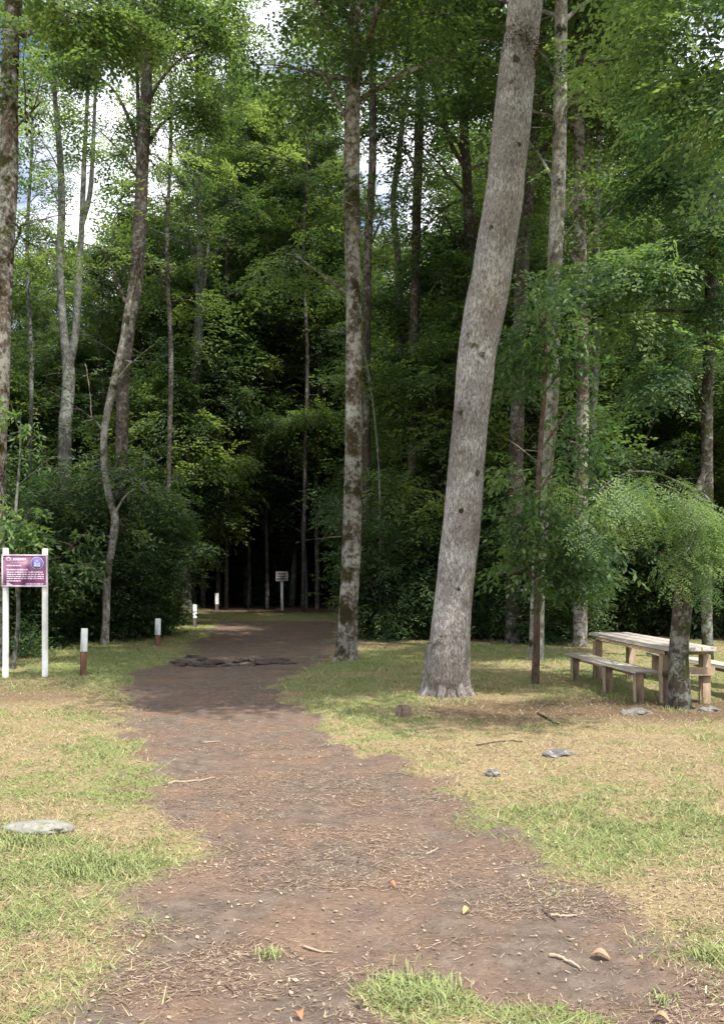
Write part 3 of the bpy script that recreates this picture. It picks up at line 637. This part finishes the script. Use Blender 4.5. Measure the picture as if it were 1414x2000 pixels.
# leafy sapling behind the purple sign
T = Tree('broad', .75, 1.0)
b = pxtree(T, [(34, 1200, 8), (32, 1100, 8), (34, 1000, 6), (38, 900, 5), (40, 830, 3)], 15.6, None, base_px=26, sides=7)
for tx, ty, yy, nn in ((15, 1050, 15.3, 26), (55, 1045, 15.2, 24), (40, 1020, 15.2, 20), (5, 970, 15.4, 16), (70, 990, 15.4, 12), (95, 900, 15.3, 10), (40, 810, 15.5, 10), (65, 850, 15.4, 6), (25, 790, 15.5, 8)):
    L3(T, zof(min(ty + 60, 1100), 15.6), P(tx, ty, yy), .010, nn, spread=.2, flat=.8, subs=1, droop=-.35)
finish('leafy_sapling', T, b, "slender sapling with sunlit broad leaves behind the purple sign", B_GREY, LEAF_B)

# ------------------------------------------------------------------ background trees: few prototypes, each copied with its parts
def proto_tree(H, kind, z0, Lmax, nl, spr, tint, r0, leafm, bark, lsc=1.3, stems=1):
    T = Tree(kind, tint, lsc); pts = []; rad = []
    for k in range(9):
        t = k / 8; pts.append((rng.normal(0, .12) * t * 3, rng.normal(0, .12) * t * 3, -.1 + H * t)); rad.append(max(r0 * (1 - t * .92), .012) * (1.25 if k == 0 else 1))
    T.trunk(pts, rad, 9, 4); T.crown(z0, H * .985, nl, Lmax, spr)
    a = T.wood.build('trunk', bark, None, smooth=True); b = T.fol.build('crown', leafm, None)
    C.objects.unlink(a); C.objects.unlink(b); return a, b
def proto_shrub(H, Rr, stems, kind, tint, spr, leafm, bark, lsc=1.):
    T = Tree(kind, tint, lsc)
    for k in range(stems):
        a = rng.uniform(0, 6.28); r = rng.uniform(.0, Rr * .35); p0 = np.array([math.cos(a) * r, math.sin(a) * r, -.05]); ln = rng.uniform(.3, 1) * Rr
        h = H * rng.uniform(.6, 1); top = p0 + np.array([math.cos(a) * ln, math.sin(a) * ln, h]); c = wob(qbez(p0, p0 + np.array([0, 0, h * .6]), top, 9), .05)
        tube(T.wood, c, np.linspace(.022, .007, 9), 5)
        for j in (1, 1, 2, 3, 4, 5, 6, 7):
            q = c[j]; aa = rng.uniform(0, 6.28); l2 = rng.uniform(.3, .8)
            T.limb(q, q + np.array([math.cos(aa) * l2, math.sin(aa) * l2, rng.uniform(0, .3)]), .009, spr, .32, .2, 1, flat=.8)
        T.limb(c[6], c[8], .008, spr, .3, .0, 1)
    a = T.wood.build('stems', bark, None, smooth=True); b = T.fol.build('foliage', leafm, None)
    C.objects.unlink(a); C.objects.unlink(b); return a, b
rng = np.random.default_rng(21)
TALL = [proto_tree(24, 'beech', 6.5, 4.2, 40, 40, .42, .22, LEAF, B_DARK), proto_tree(22, 'beech', 8, 3.8, 34, 40, .5, .18, LEAF, B_GREY), proto_tree(26, 'beech', 5.5, 4.4, 44, 40, .36, .25, LEAF, B_MOSS)]
MIDT = [proto_tree(9, 'beech', 1.8, 2.3, 30, 48, .5, .08, LEAF, B_DARK), proto_tree(11, 'beech', 2.2, 2.6, 34, 48, .4, .10, LEAF, B_GREY), proto_tree(8, 'beech', 1.5, 2.2, 28, 46, .55, .07, LEAF, B_DARK, 1.15)]
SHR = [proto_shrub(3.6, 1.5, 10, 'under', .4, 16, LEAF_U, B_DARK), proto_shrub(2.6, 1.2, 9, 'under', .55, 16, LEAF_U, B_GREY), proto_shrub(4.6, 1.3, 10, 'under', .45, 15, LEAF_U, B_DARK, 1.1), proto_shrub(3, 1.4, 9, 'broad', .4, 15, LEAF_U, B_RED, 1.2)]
def inst(name, pr, x, y, sc, label, cat, group, sz=1.0):
    r = empty(name, (x, y, gzf(x, y)), label, cat, group, rng.uniform(0, 6.28)); r.scale = (sc, sc, sc * sz)
    for q in pr:
        c = q.copy(); C.objects.link(c); c.parent = r
    return r
def scatter(n, x0, x1, y0, y1, dmin, ok, taken, tries=60):
    out = []
    for _ in range(n * tries):
        if len(out) >= n: break
        x, y = rng.uniform(x0, x1), rng.uniform(y0, y1)
        if ok(x, y) and all((x - a) ** 2 + (y - b) ** 2 > dmin ** 2 for a, b in taken): out.append((x, y)); taken.append((x, y))
    return out
def corridor(x, y, m=0.): return pathL(y) - 1.6 - m < x < pathR(y) + .9 + m and y < 43
def px_of(x, y): return CX + x / y * F
def gap(x, y): p = px_of(x, y); return -80 < p < 345
def gap2(x, y): p = px_of(x, y); return 690 < p < 875
rng = np.random.default_rng(SEED_BG)
taken = []
def hcap(x, y):
    p = px_of(x, y)
    if -80 < p < 345: yt = rng.uniform(470, 600)
    elif 690 < p < 875: yt = rng.uniform(470, 560)
    elif p > 1060: yt = rng.uniform(-100, 350)
    else: yt = rng.uniform(150, 480)
    return CAMH + (HZ - yt) / F * y
for x, y in scatter(58, -32, 34, 25, 58, 3.2, lambda x, y: not corridor(x, y, 1.2) and not ((gap(x, y) or gap2(x, y)) and y < 33) and abs(x) < y * .62 + 3, taken):
    k = rng.integers(3); sc = min(hcap(x, y) / (24, 22, 26)[k], 1.15)
    inst('forest_tree', TALL[k], x, y, max(sc, .5), "leafy tree deep in the wood", 'tree', 'trees deep in the wood')
for x, y in scatter(9, -13, 1, 45, 58, 2.2, lambda x, y: 400 < px_of(x, y) < 700, taken):
    inst('forest_tree', TALL[rng.integers(3)], x, y, rng.uniform(.7, .9), "leafy tree deep in the wood", 'tree', 'trees deep in the wood')
tk2 = []
for x, y in scatter(54, -20, 24, 22, 44, 2.0, lambda x, y: not corridor(x, y, 1.0) and abs(x) < y * .6 + 2 and not (gap2(x, y) and y < 24) and not (gap(x, y) and y < 33 and rng.random() < .75), tk2):
    inst('understorey_tree', MIDT[rng.integers(3)], x, y, rng.uniform(.8, 1.15), "small leafy tree filling the shade below the tall trunks", 'tree', 'small trees of the shaded understorey')
for x, y in scatter(9, -10.5, 1, 36, 47, 1.7, lambda x, y: not (y < 39 and abs(px_of(x, y) - 551) < 45) and 330 < px_of(x, y) < 690, tk2):
    inst('understorey_tree', MIDT[rng.integers(2)], x, y, rng.uniform(1.25, 1.6), "small leafy tree filling the shade below the tall trunks", 'tree', 'small trees of the shaded understorey', 1.15)
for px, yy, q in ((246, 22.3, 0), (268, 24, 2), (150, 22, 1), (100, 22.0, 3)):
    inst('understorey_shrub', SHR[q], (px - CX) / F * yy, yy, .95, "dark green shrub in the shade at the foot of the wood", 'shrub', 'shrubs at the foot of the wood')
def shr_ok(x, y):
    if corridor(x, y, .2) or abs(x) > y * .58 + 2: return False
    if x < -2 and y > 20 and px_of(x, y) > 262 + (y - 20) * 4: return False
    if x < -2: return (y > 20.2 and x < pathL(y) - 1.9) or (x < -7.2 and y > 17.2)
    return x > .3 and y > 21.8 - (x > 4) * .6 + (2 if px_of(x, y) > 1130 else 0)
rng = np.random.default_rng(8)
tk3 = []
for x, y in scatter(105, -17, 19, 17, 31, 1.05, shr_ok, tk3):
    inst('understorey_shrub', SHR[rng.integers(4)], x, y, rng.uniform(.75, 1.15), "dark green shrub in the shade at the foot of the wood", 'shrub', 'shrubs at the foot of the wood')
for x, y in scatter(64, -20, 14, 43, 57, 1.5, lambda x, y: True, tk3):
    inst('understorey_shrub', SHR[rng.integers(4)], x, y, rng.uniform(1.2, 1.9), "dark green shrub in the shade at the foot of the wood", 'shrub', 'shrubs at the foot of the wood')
rng = np.random.default_rng(9)
# the far wood, one mass
T = Tree('beech', .35, 2.2)
for k in range(150):
    x = rng.uniform(-60, 60); y = rng.uniform(60, 74); H = rng.uniform(17, 23) if -80 < px_of(x, y) < 330 else rng.uniform(17, 23) if gap2(x, y) else rng.uniform(19, 28); rr = .2
    tube(T.wood, [(x, y, -.2), (x + rng.normal(0, .3), y, H * .5), (x + rng.normal(0, .5), y, H)], [rr, rr * .7, .03], 6)
    n = 260; q = np.c_[rng.normal(0, 1.7, n), rng.normal(0, 1.7, n), H * rng.uniform(.01, 1, n) ** 1.35] + (x, y, 0)
    place(T.fol, 'beech', q, rng.uniform(0, 6.28, n), rng.normal(-.1, .4, n), rng.normal(0, .4, n), rng.uniform(1.6, 3.0, n), np.clip(rng.normal(.4, .12) + rng.normal(0, .1, n), 0, 1))
fw = T.fol.build('far_woods', LEAF); tag(fw, "far dark mass of woodland behind all the trees", "woodland", kind='stuff')
fr = T.wood.build('far_trunks', B_DARK, fw)

# ------------------------------------------------------------------ purple information sign
def facing(px, py, name, label, cat, group=None, rz=0):
    x, y = G(px, py); z = gzf(x, y); return empty(name, (x, y, z), label, cat, group, rz), y
sg, Ys = facing(50, 1321, 'information_sign', "purple notice board with round blue emblem on two white posts", 'sign', rz=R_(4))
u = Ys / F                                              # metres per photo pixel
for k, px in enumerate((13, 88)):
    g = Geo(); x = (px - 50) * u; top = (1321 - (1068 if k == 0 else 1069)) * u
    tube(g, [(x, 0, -.15), (x, 0, .6), (x, 0, 1.4), (x, 0, top - .012), (x, 0, top)], [.049, .049, .048, .047, .040], 16, .01, cap=True)
    g.build('post', M_WHITE, sg, smooth=False)
bx0, bx1, bz0, bz1 = (8 - 50) * u, (95 - 50) * u, (1321 - 1144) * u, (1321 - 1081) * u; yb = -.062
g = Geo(); box(g, ((bx0 + bx1) / 2, yb, (bz0 + bz1) / 2), ((bx1 - bx0) / 2 - .02, .010, (bz1 - bz0) / 2 - .02), bev=.2); g.build('board', M_PURP, sg)
g = Geo(); fwid = .026
box(g, ((bx0 + bx1) / 2, yb, bz1 - fwid / 2), ((bx1 - bx0) / 2, .018, fwid / 2)); box(g, ((bx0 + bx1) / 2, yb, bz0 + fwid / 2), ((bx1 - bx0) / 2, .018, fwid / 2))
for xx in (bx0 + fwid / 2, bx1 - fwid / 2): box(g, (xx, yb, (bz0 + bz1) / 2), (fwid / 2, .0165, (bz1 - bz0) / 2 - fwid - .001))
g.build('frame', M_LILAC, sg)
for px in (13, 88):
    for zz in (bz0 + .05, bz1 - .05):
        g = Geo(); tube(g, [((px - 50) * u, yb - .017, zz), ((px - 50) * u, yb - .025, zz)], .011, 8, cap=True); g.build('bolt', M_GREYW, sg)
def bd(fx, fy): return bx0 + (bx1 - bx0) * fx, bz1 - (bz1 - bz0) * fy      # fractions across and down the board
def disc(g, c, r0, r1, y, n=28, a0=0, a1=2 * math.pi):
    a = np.linspace(a0, a1, n + 1); V = []
    for q in a: V += [(c[0] + r0 * math.cos(q), y, c[1] + r0 * math.sin(q)), (c[0] + r1 * math.cos(q), y, c[1] + r1 * math.sin(q))]
    for q in a: V += [(c[0] + r0 * math.cos(q), y + .006, c[1] + r0 * math.sin(q)), (c[0] + r1 * math.cos(q), y + .006, c[1] + r1 * math.sin(q))]
    m_ = 2 * (n + 1); Q = []
    for k in range(n): Q += [[2 * k, 2 * k + 2, 2 * k + 3, 2 * k + 1], [2 * k + 1, 2 * k + 3, m_ + 2 * k + 3, m_ + 2 * k + 1]]
    g.add(V, Q)
ec = bd(.775, .27); rr = (bz1 - bz0) * .195; yf = yb - .013
g = Geo(); disc(g, ec, 0, rr * .86, yf); em = g.build('emblem', M_BLUE, sg)
g = Geo(); disc(g, ec, rr * .9, rr, yf - .002); g.build('ring', M_BLUEL, em)
g = Geo(); disc(g, (ec[0], ec[1] - rr * .25), 0, rr * .52, yf - .003, 20, 0, math.pi); disc(g, (ec[0], ec[1] + rr * .25), 0, rr * .26, yf - .004, 16)
box(g, (ec[0], yf - .003, ec[1] - rr * .42), (rr * .5, .002, rr * .14)); g.build('figure', M_BLUEL, em)
g = Geo(); c0 = bd(.15, .155); disc(g, c0, rr * .18, rr * .42, yf, 16); g.build('badge', M_LET, sg)
g = Geo()
def words(fx0, fx1, fy, h, seed, gapw=.010):
    r = random.Random(seed); x = fx0
    while x < fx1 - .01:
        wl = min(r.uniform(.05, .13), fx1 - x); xx, zz = bd(x + wl / 2, fy)
        nlet = max(2, int(wl / .022)); lw = (bx1 - bx0) * wl / nlet
        for q in range(nlet):
            hh = (bz1 - bz0) * h * r.choice((.36, .36, .5)); box(g, (xx - (bx1 - bx0) * wl / 2 + lw * (q + .5), yf, zz), (lw * .40, .002, hh), bev=.05)
        x += wl + gapw
words(.25, .53, .155, .11, 1); words(.11, .44, .35, .05, 2); words(.11, .58, .475, .055, 3); words(.11, .92, .55, .05, 4); words(.11, .92, .62, .055, 5); words(.11, .92, .685, .04, 6); words(.11, .92, .745, .05, 7); words(.11, .42, .82, .05, 8); words(.52, .90, .915, .045, 9)
g.build('lettering', M_LET, sg)
g = Geo(); xa, za = bd(.11, .86); xb, zb = bd(.27, .96); g.add([(xa, yf, za), (xa, yf, zb), (xb, yf, zb), (xa + .03, yf, za - .005)], [[0, 1, 2, 3]]); g.build('corner_mark', M_LET, sg)

# ------------------------------------------------------------------ bollards
def bollard(px, pyb, pyt, wpx, label, frac, brown=True, rz=0, lean=0):
    r, Y = facing(px, pyb, 'marker_post', label, 'post', 'white topped marker posts along the path', rz); r.rotation_euler[1] = lean
    h = (pyb - pyt) * Y / F; hw = wpx / 2 * Y / F; zc = h * frac
    g = Geo(); box(g, (0, 0, (zc - .2) / 2), (hw * .93, hw * .93, (zc + .2) / 2), bev=.15); g.build('shaft', M_BROWN if brown else M_DKPAINT, r)
    g = Geo(); box(g, (0, 0, (zc + h) / 2), (hw, hw, (h - zc) / 2), bev=.15); g.build('white_cap', M_WHITE, r)
bollard(163, 1318, 1227, 13, "white and brown marker post beside the purple sign", .5, rz=.3, lean=.03)
bollard(308, 1262, 1208, 11, "second white and brown marker post, on the grassy verge past the crooked trunk", .40, rz=.2, lean=.02)
bollard(381, 1226, 1183, 7, "marker post with dark shaft farther up the left verge", .38, False, .1)
bollard(424, 1200, 1166, 7, "smallest marker post at the far end of the path", .35, False, .1)

def far_sign(px, pyb, pyt, bw, bh, label, mat, mp):
    r, Y = facing(px, pyb, 'signpost', label, 'sign'); u = Y / F; h = (pyb - pyt) * u
    g = Geo(); box(g, (0, 0, h / 2 - .1), (.055, .045, h / 2 + .06)); g.build('post', mp, r)
    g = Geo(); box(g, (0, -.07, h - bh * u / 2), (bw * u / 2, .02, bh * u / 2)); bo = g.build('board', mat, r)
    g = Geo()
    for k in range(3): box(g, (rng.uniform(-.05, .05), -.0935, h - bh * u * (.25 + .25 * k)), (bw * u * .34, .002, bh * u * .06))
    g.build('lettering', M_DKPAINT, bo)
far_sign(551, 1195, 1119, 24, 19, "small pale signpost standing at the end of the path", M_GREYW, M_WHITE)
far_sign(388, 1183, 1110, 24, 14, "dim dark signpost in the shade left of the path end", M_DKPAINT, M_DKPAINT)

# ------------------------------------------------------------------ picnic table and benches
def timber(root, origin, rz, specs, name_mat):
    for nm, mat, boxes in specs:
        g = Geo()
        for c, h in boxes: box(g, c, h, bev=.14)
        g.build(nm, mat, root)
tx, ty = 4.09, 12.78; th = math.atan2(0.3, 2.93)        # long axis nearly along Y
tb = empty('picnic_table', (tx, ty, gzf(tx, ty)), "weathered plank picnic table on stout tan legs behind the small mossy trunk", 'table', None, th)
L2_ = 1.45
timber(tb, None, 0, [('tabletop', W_TOP, [((-.215 + .215 * k, rng.uniform(-.015, .015),   .70), (.103, L2_, .027)) for k in range(3)]),
                     ('apron', W_LEG, [((s * .27, 0, .645), (.02, L2_ - .22, .032)) for s in (-1, 1)])], None)
for y in (-1.2, 1.2):
    g = Geo(); box(g, (0, y, .645), (.25, .045, .032)); g.build('crossbar', W_LEG, tb)
for y in (-1.2, 1.2):
    for s in (-1, 1):
        g = Geo(); box(g, (s * .27, y + .0, .29), (.058, .06, .322)); g.build('leg', W_LEG, tb)
g = Geo(); box(g, (.0, -1.285, .40), (.36, .022, .055)); g.build('stretcher', W_LEG, tb)
def bench(x, y, rz, label, Lh, legs):
    r = empty('bench', (x, y, gzf(x, y)), label, 'bench', 'plank benches of the picnic table', rz)
    g = Geo(); box(g, (0, 0, .40), (.15, Lh, .022)); g.build('seat', W_TOP, r)
    for ly in legs:
        g = Geo(); box(g, (-.05, ly, .175), (.055, .055, .203)); g.build('leg', W_LEG, r)
    g = Geo(); box(g, (.03, 0, .335), (.02, Lh - .1, .03)); g.build('rail', W_LEG, r)
bench(3.54, 12.85, math.atan2(.33, 2.5), "plank bench on the near side of the picnic table, with its shadow below", 1.28, (-1.15, -.15, 1.12))
bench(4.93, 13.0, math.atan2(.38, 2.5), "bench on the far side of the picnic table, running out of the photo", 1.35, (-1.2, 1.2))

# ------------------------------------------------------------------ grass, straw and litter on the ground
rng = np.random.default_rng(10)
def blades():
    bands = [(2.6, 4.5, 14000), (4.5, 7, 7500), (7, 11, 3400), (11, 16, 1500), (16, 24, 650), (24, 36, 200)]
    V = []; A = []
    for y0, y1, dens in bands:
        hw = .47 * y1 + 1; n = int(dens * (y1 - y0) * 2 * hw); x = rng.uniform(-hw, hw, n); y = rng.uniform(y0, y1, n)
        k = np.abs(x) < .46 * y + .8; x, y = x[k], y[k]
        gr = green(x, y); pr = (1 - pathmask(x, y)) ** 1.3 * (1 - .88 * forest(x, y)) * (.35 + .65 * gr)
        k = rng.random(len(x)) < pr; x, y, gr = x[k], y[k], gr[k]; n = len(x); z = gzs(x, y) - .003
        sc = 1 + .05 * (y0 - 2.6)
        h = rng.gamma(3, .0052, n) * (.6 + .8 * gr) * (.45 + 1.2 * fbm(x * 2.3, y * 2.3, 91, 3)) * sc; wd = rng.uniform(.0022, .0042, n) * sc; a = rng.uniform(0, 6.28, n); ln = h * rng.uniform(.6, 2.6, n); a2 = rng.uniform(0, 6.28, n)
        dx, dy = np.cos(a) * wd, np.sin(a) * wd
        v = np.stack([np.stack([x - dx, y - dy, z], -1), np.stack([x + dx, y + dy, z], -1), np.stack([x + np.cos(a2) * ln, y + np.sin(a2) * ln, z + h], -1)], 1)
        V.append(v.reshape(-1, 3)); t = np.where(rng.random(n) < gr * 1.15 - .1, rng.uniform(.55, 1, n), rng.uniform(0, .42, n)); A.append(np.repeat(t, 3))
    V = np.concatenate(V); A = np.concatenate(A); k = np.arange(len(V) // 3) * 3; gq = Geo(); gq.add(V, np.stack([k, k + 1, k + 2, k + 2], -1), A); return gq
m, nt, p, out = newmat("grass_blades")
c = ramp(nt, attr(nt, 'tint'), [(0, (.20, .13, .075)), (.2, (.36, .28, .155)), (.42, (.52, .45, .25)), (.58, (.26, .275, .11)), (.8, (.17, .22, .08)), (1, (.33, .38, .155))])
nt.links.new(c, p.inputs['Base Color']); p.inputs['Roughness'].default_value = .7; p.inputs['Specular IOR Level'].default_value = .2
gr = blades().build('grass', m); tag(gr, "short lawn of dry straw coloured and green grass", "grass", kind='stuff')
def straws():
    bands = [(2.6, 5, 8500), (5, 9, 4200), (9, 14, 1200), (14, 22, 220)]; V = []; A = []
    for y0, y1, dens in bands:
        hw = .47 * y1 + 1; n = int(dens * (y1 - y0) * 2 * hw); x = rng.uniform(-hw, hw, n); y = rng.uniform(y0, y1, n); k = np.abs(x) < .46 * y + .8; x, y = x[k], y[k]
        pm = pathmask(x, y); dn = sst(.44, .60, fbm(x * 1.1, y * 2.4, 71)) * .85 + .07; k = rng.random(len(x)) < np.where(pm > .5, dn, .35 + .3 * forest(x, y)); x, y = x[k], y[k]; n = len(x)
        ln = rng.gamma(1.9, .0095, n) + .006; wd = rng.gamma(2.5, .00042, n) * (1 + .06 * y); a = rng.normal(0, .9, n); cv = rng.normal(0, .25, n); t = rng.random(n) ** 1.3
        cx_, sx_ = np.cos(a), np.sin(a); x1, y1_ = x + cx_ * ln, y + sx_ * ln; z0 = gzs(x, y) + rng.uniform(.002, .010, n); z1 = gzs(x1, y1_) + rng.uniform(.002, .014, n)
        px_, py_ = -sx_ * wd, cx_ * wd
        v = np.stack([np.stack([x - px_, y - py_, z0], -1), np.stack([x + px_, y + py_, z0], -1), np.stack([x1 + px_ * .6, y1_ + py_ * .6, z1], -1), np.stack([x1 - px_ * .6, y1_ - py_ * .6, z1], -1)], 1)
        V.append(v.reshape(-1, 3)); A.append(np.repeat(t, 4))
    for y0, y1, dens in [(2.6, 6, 90), (6, 12, 30), (12, 18, 8)]:                       # leaf scraps and wood chips
        hw = .47 * y1 + 1; n = int(dens * (y1 - y0) * 2 * hw); x = rng.uniform(-hw, hw, n); y = rng.uniform(y0, y1, n); k = np.abs(x) < .46 * y + .8; x, y = x[k], y[k]; n = len(x)
        a = rng.uniform(0, 6.28, n); l = rng.uniform(.005, .016, n); wd = l * rng.uniform(.3, .7, n); z = gzs(x, y) + rng.uniform(.003, .012, n); ca, sa = np.cos(a), np.sin(a)
        f = lambda u, v_, w_: np.stack([x + ca * u - sa * v_, y + sa * u + ca * v_, z + w_], -1)
        V.append(np.stack([f(-l, 0 * l, 0), f(0 * l, -wd, rng.uniform(0, .008, n)), f(l, 0 * l, rng.uniform(0, .01, n)), f(0 * l, wd, 0)], 1).reshape(-1, 3)); A.append(np.repeat(rng.uniform(.15, .85, n), 4))
    V = np.concatenate(V); gq = Geo(); gq.add(V, np.arange(len(V)).reshape(-1, 4), np.concatenate(A)); return gq
m, nt, p, out = newmat("straw_litter")
c = ramp(nt, attr(nt, 'tint'), [(0, (.09, .055, .038)), (.35, (.21, .135, .088)), (.7, (.38, .28, .19)), (1, (.56, .47, .35))])
nt.links.new(c, p.inputs['Base Color']); p.inputs['Roughness'].default_value = .8
st = straws().build('straw_litter', m); tag(st, "scattered dry straw, needles and leaf scraps on path and lawn", "litter", kind='stuff')

# ------------------------------------------------------------------ stones, sticks, clods, leaves
def stone(px, py, r, label, mat, seed, rz=0, sink=.35, name='stone', cat='stone', group=None, amp=.5):
    x, y = G(px, py); z = float(gzs(x, y)); g = Geo(); blob(g, (0, 0, r[2] * (1 - sink * 2)), r, 4, amp, seed); o_ = g.build(name, mat, smooth=True)
    o_.location = (x, y, z); o_.rotation_euler = (0, 0, rz); tag(o_, label, cat, group)
stone(80, 1624, (.21, .10, .05), "long pale flat rock half sunk in the grass at the left edge", S_PALE, 2, -.05)
stone(1090, 1477, (.14, .09, .04), "small pale grey stone on the sunny right lawn", S_GREY, 5, .3)
stone(962, 1513, (.055, .05, .04), "little dark stone at the right border of the path", S_GREY, 8)
bxx, byy = G(787, 1397); g = Geo(); box(g, (0, 0, .055), (.075, .06, .075), rx=.12, bev=.2); wb = g.build('wood_block', W_BLOCK); wb.location = (bxx, byy, float(gzs(bxx, byy))); wb.rotation_euler = (0, .08, .6)
tag(wb, "brown block of wood on the grass left of the thick leaning trunk", 'wood block')
stone(1243, 1394, (.18, .12, .05), "dark grey stone at the foot of the small mossy trunk", S_GREY, 13, .2)
stone(1385, 1385, (.12, .10, .04), "low dark stone right of the small mossy trunk", S_GREY, 17, .2)
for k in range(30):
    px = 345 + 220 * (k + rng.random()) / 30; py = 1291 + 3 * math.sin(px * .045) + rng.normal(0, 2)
    stone(px, py, (rng.uniform(.08, .2), rng.uniform(.06, .14), rng.uniform(.03, .055)), "clod of earth, darkened for shade, in the churned dip across the path", S_SOIL_SHADED, 30 + k, rng.uniform(-.6, .6), sink=.35, name='earth_clod', cat='clod', group='clods in the dip across the path', amp=.7)
def stick(pts, r, label, mat=W_STICK):
    W = []
    for px, py in pts:
        x, y = G(px, py); W.append((x, y, float(gzs(x, y)) + r * 1.1))
    g = Geo(); c = catmull(W, 4); c = c + rng.normal(0, r * .35, c.shape); tube(g, c, np.linspace(r, r * .55, len(c)), 7, .15, cap=True); o_ = g.build('stick', mat, smooth=True, origin=W[0]); o_.location = W[0]
    tag(o_, label, 'stick', 'fallen sticks on the path')
stick([(1076, 1782), (1100, 1783), (1127, 1781)], .008, "short straight pale stick on the right of the path")
stick([(1060, 1768), (1070, 1782), (1088, 1795)], .007, "dark bent stick touching the short pale one", B_RED)
stick([(1075, 1865), (1100, 1870), (1132, 1884)], .009, "longer grey stick lying below the bent one")
stick([(832, 1655), (843, 1648), (856, 1641)], .007, "pale twig slanting across the middle of the path")
stick([(330, 1522), (380, 1518), (422, 1514)], .009, "long pale twig at the left border of the path")
stick([(395, 1449), (415, 1447), (432, 1444)], .008, "short pale twig on the far half of the path")
stick([(442, 1916), (450, 1924), (462, 1936)], .007, "thin dark twig at the bottom of the path", B_RED)
stick([(592, 1832), (625, 1838), (652, 1840)], .006, "pale curved twig in the lower middle of the path")
stick([(1330, 1631), (1360, 1637), (1390, 1634)], .008, "reddish twig lying on the right lawn", B_RED)
stick([(930, 1452), (990, 1448), (1020, 1450)], .009, "reddish branch on the grass below the leaning trunk", B_RED)
stick([(1050, 1395), (1075, 1408), (1090, 1418)], .014, "stout dark branch in the brown needles right of the leaning trunk", B_DARK)
def dryleaf(px, py, L_, rz, label, col):
    x, y = G(px, py); g = Geo(); n = 7; V = []; Q = []
    for i_ in range(n):
        t = i_ / (n - 1); wd = L_ * .32 * math.sin(math.pi * (t * .92 + .04)); zc = .02 * math.sin(t * 3) + .006
        for s in (-1, 0, 1): V.append((s * wd, (t - .5) * L_, zc + abs(s) * wd * .5))
    for i_ in range(n - 1):
        for j in range(2): a = i_ * 3 + j; Q.append([a, a + 1, a + 4, a + 3])
    g.add(V, Q); o_ = g.build('dry_leaf', col, smooth=True); o_.location = (x, y, float(gzs(x, y)) + .004); o_.rotation_euler = (0, 0, rz); tag(o_, label, 'leaf', 'dry leaves on the path')
D1 = paint("leaf_tan", (.42, .25, .15), .7, .6); D2 = paint("leaf_orange", (.42, .16, .07), .7, .6); D3 = paint("leaf_yellow", (.55, .38, .14), .7, .6)
dryleaf(1172, 1868, .085, 1.2, "curled tan leaf on the right of the path, above the grass island", D1)
dryleaf(912, 1773, .06, -.8, "yellow curled leaf in the middle of the path", D3)
dryleaf(765, 1725, .05, .9, "orange red leaf on the grey part of the path", D2)
dryleaf(585, 1981, .05, .4, "orange leaf at the very bottom of the path", D2)
dryleaf(1292, 1980, .06, 1.0, "tan leaf in the bottom right corner of the path", D1)
dryleaf(703, 1968, .045, .2, "dark brown leaf beside the near grass island", B_RED)
def tuft(px, py, n, h, label, spreadm):
    x, y = G(px, py); g = Geo(); z0 = float(gzs(x, y))
    for k in range(n):
        a = rng.uniform(0, 6.28); b_ = np.array([rng.normal(0, spreadm), rng.normal(0, spreadm), 0]); hh = h * rng.uniform(.5, 1.1); l = hh * rng.uniform(.4, 1.2); s = np.array([-math.sin(a), math.cos(a), 0]) * .003
        m1 = b_ + np.array([math.cos(a) * l * .4, math.sin(a) * l * .4, hh * .75]); e = b_ + np.array([math.cos(a) * l, math.sin(a) * l, hh * .9])
        g.add([b_ - s, b_ + s, m1 + s * .8, m1 - s * .8, e], [[0, 1, 2, 3], [3, 2, 4, 4]], rng.uniform(.55, 1))
    o_ = g.build('grass_tuft', bpy.data.materials["grass_blades"]); o_.location = (x, y, z0 - .004); tag(o_, label, 'grass tuft', 'green tufts of grass')
tuft(527, 1850, 60, .05, "lone green tuft in the left half of the path", .03)
tuft(812, 1930, 420, .05, "thick green tuft on the near grass island", .085)
tuft(180, 1688, 500, .05, "bright green patch of longer grass on the left lawn", .13)
tuft(1392, 1872, 120, .045, "small green tuft at the right edge of the photo", .045)
tuft(650, 1296, 260, .07, "yellowish grass tuft left of the foot of the central trunk", .13)
tuft(702, 1294, 160, .06, "yellowish grass tuft right of the foot of the central trunk", .10)
tuft(25, 1648, 260, .055, "green grass growing over the front of the pale flat rock", .10)
tuft(1225, 1366, 200, .06, "grass tuft beside the near end of the plank bench", .14)
tuft(1300, 1940, 50, .04, "little green sprig in the bottom right of the path", .03)
for px, py, lab in ((40, 1285, "leafy bush growing between the two sign posts"), (8, 1270, "leafy bush at the foot of the left sign post")):
    T = Tree('under', .6, .7); x, y = G(px, py)
    for k in range(7):
        a = k * .9; q = np.array([x, y, gzf(x, y)]); T.limb(q, q + np.array([math.cos(a) * .35, math.sin(a) * .25, rng.uniform(.25, .55)]), .008, 12, .14, .2, 1, flat=.9)
    r = empty('small_bush', (x, y, gzf(x, y)), lab, 'bush', 'small bushes by the sign'); T.wood.build('stems', B_GREY, r, r.location); T.fol.build('foliage', LEAF_F, r, r.location)
# litter of bark scraps and grass round the bigger trunks
for px, py, n, r, lab in ((840, 1368, 150, .16, "grass tuft against the left foot of the thick leaning trunk"), (905, 1372, 120, .14, "grass tuft against the right foot of the thick leaning trunk"), (1318, 1388, 110, .10, "grass tuft at the foot of the small mossy trunk"), (1048, 1342, 90, .10, "grass tuft at the foot of the thin brown stem")):
    tuft(px, py, n, .055, lab, r)
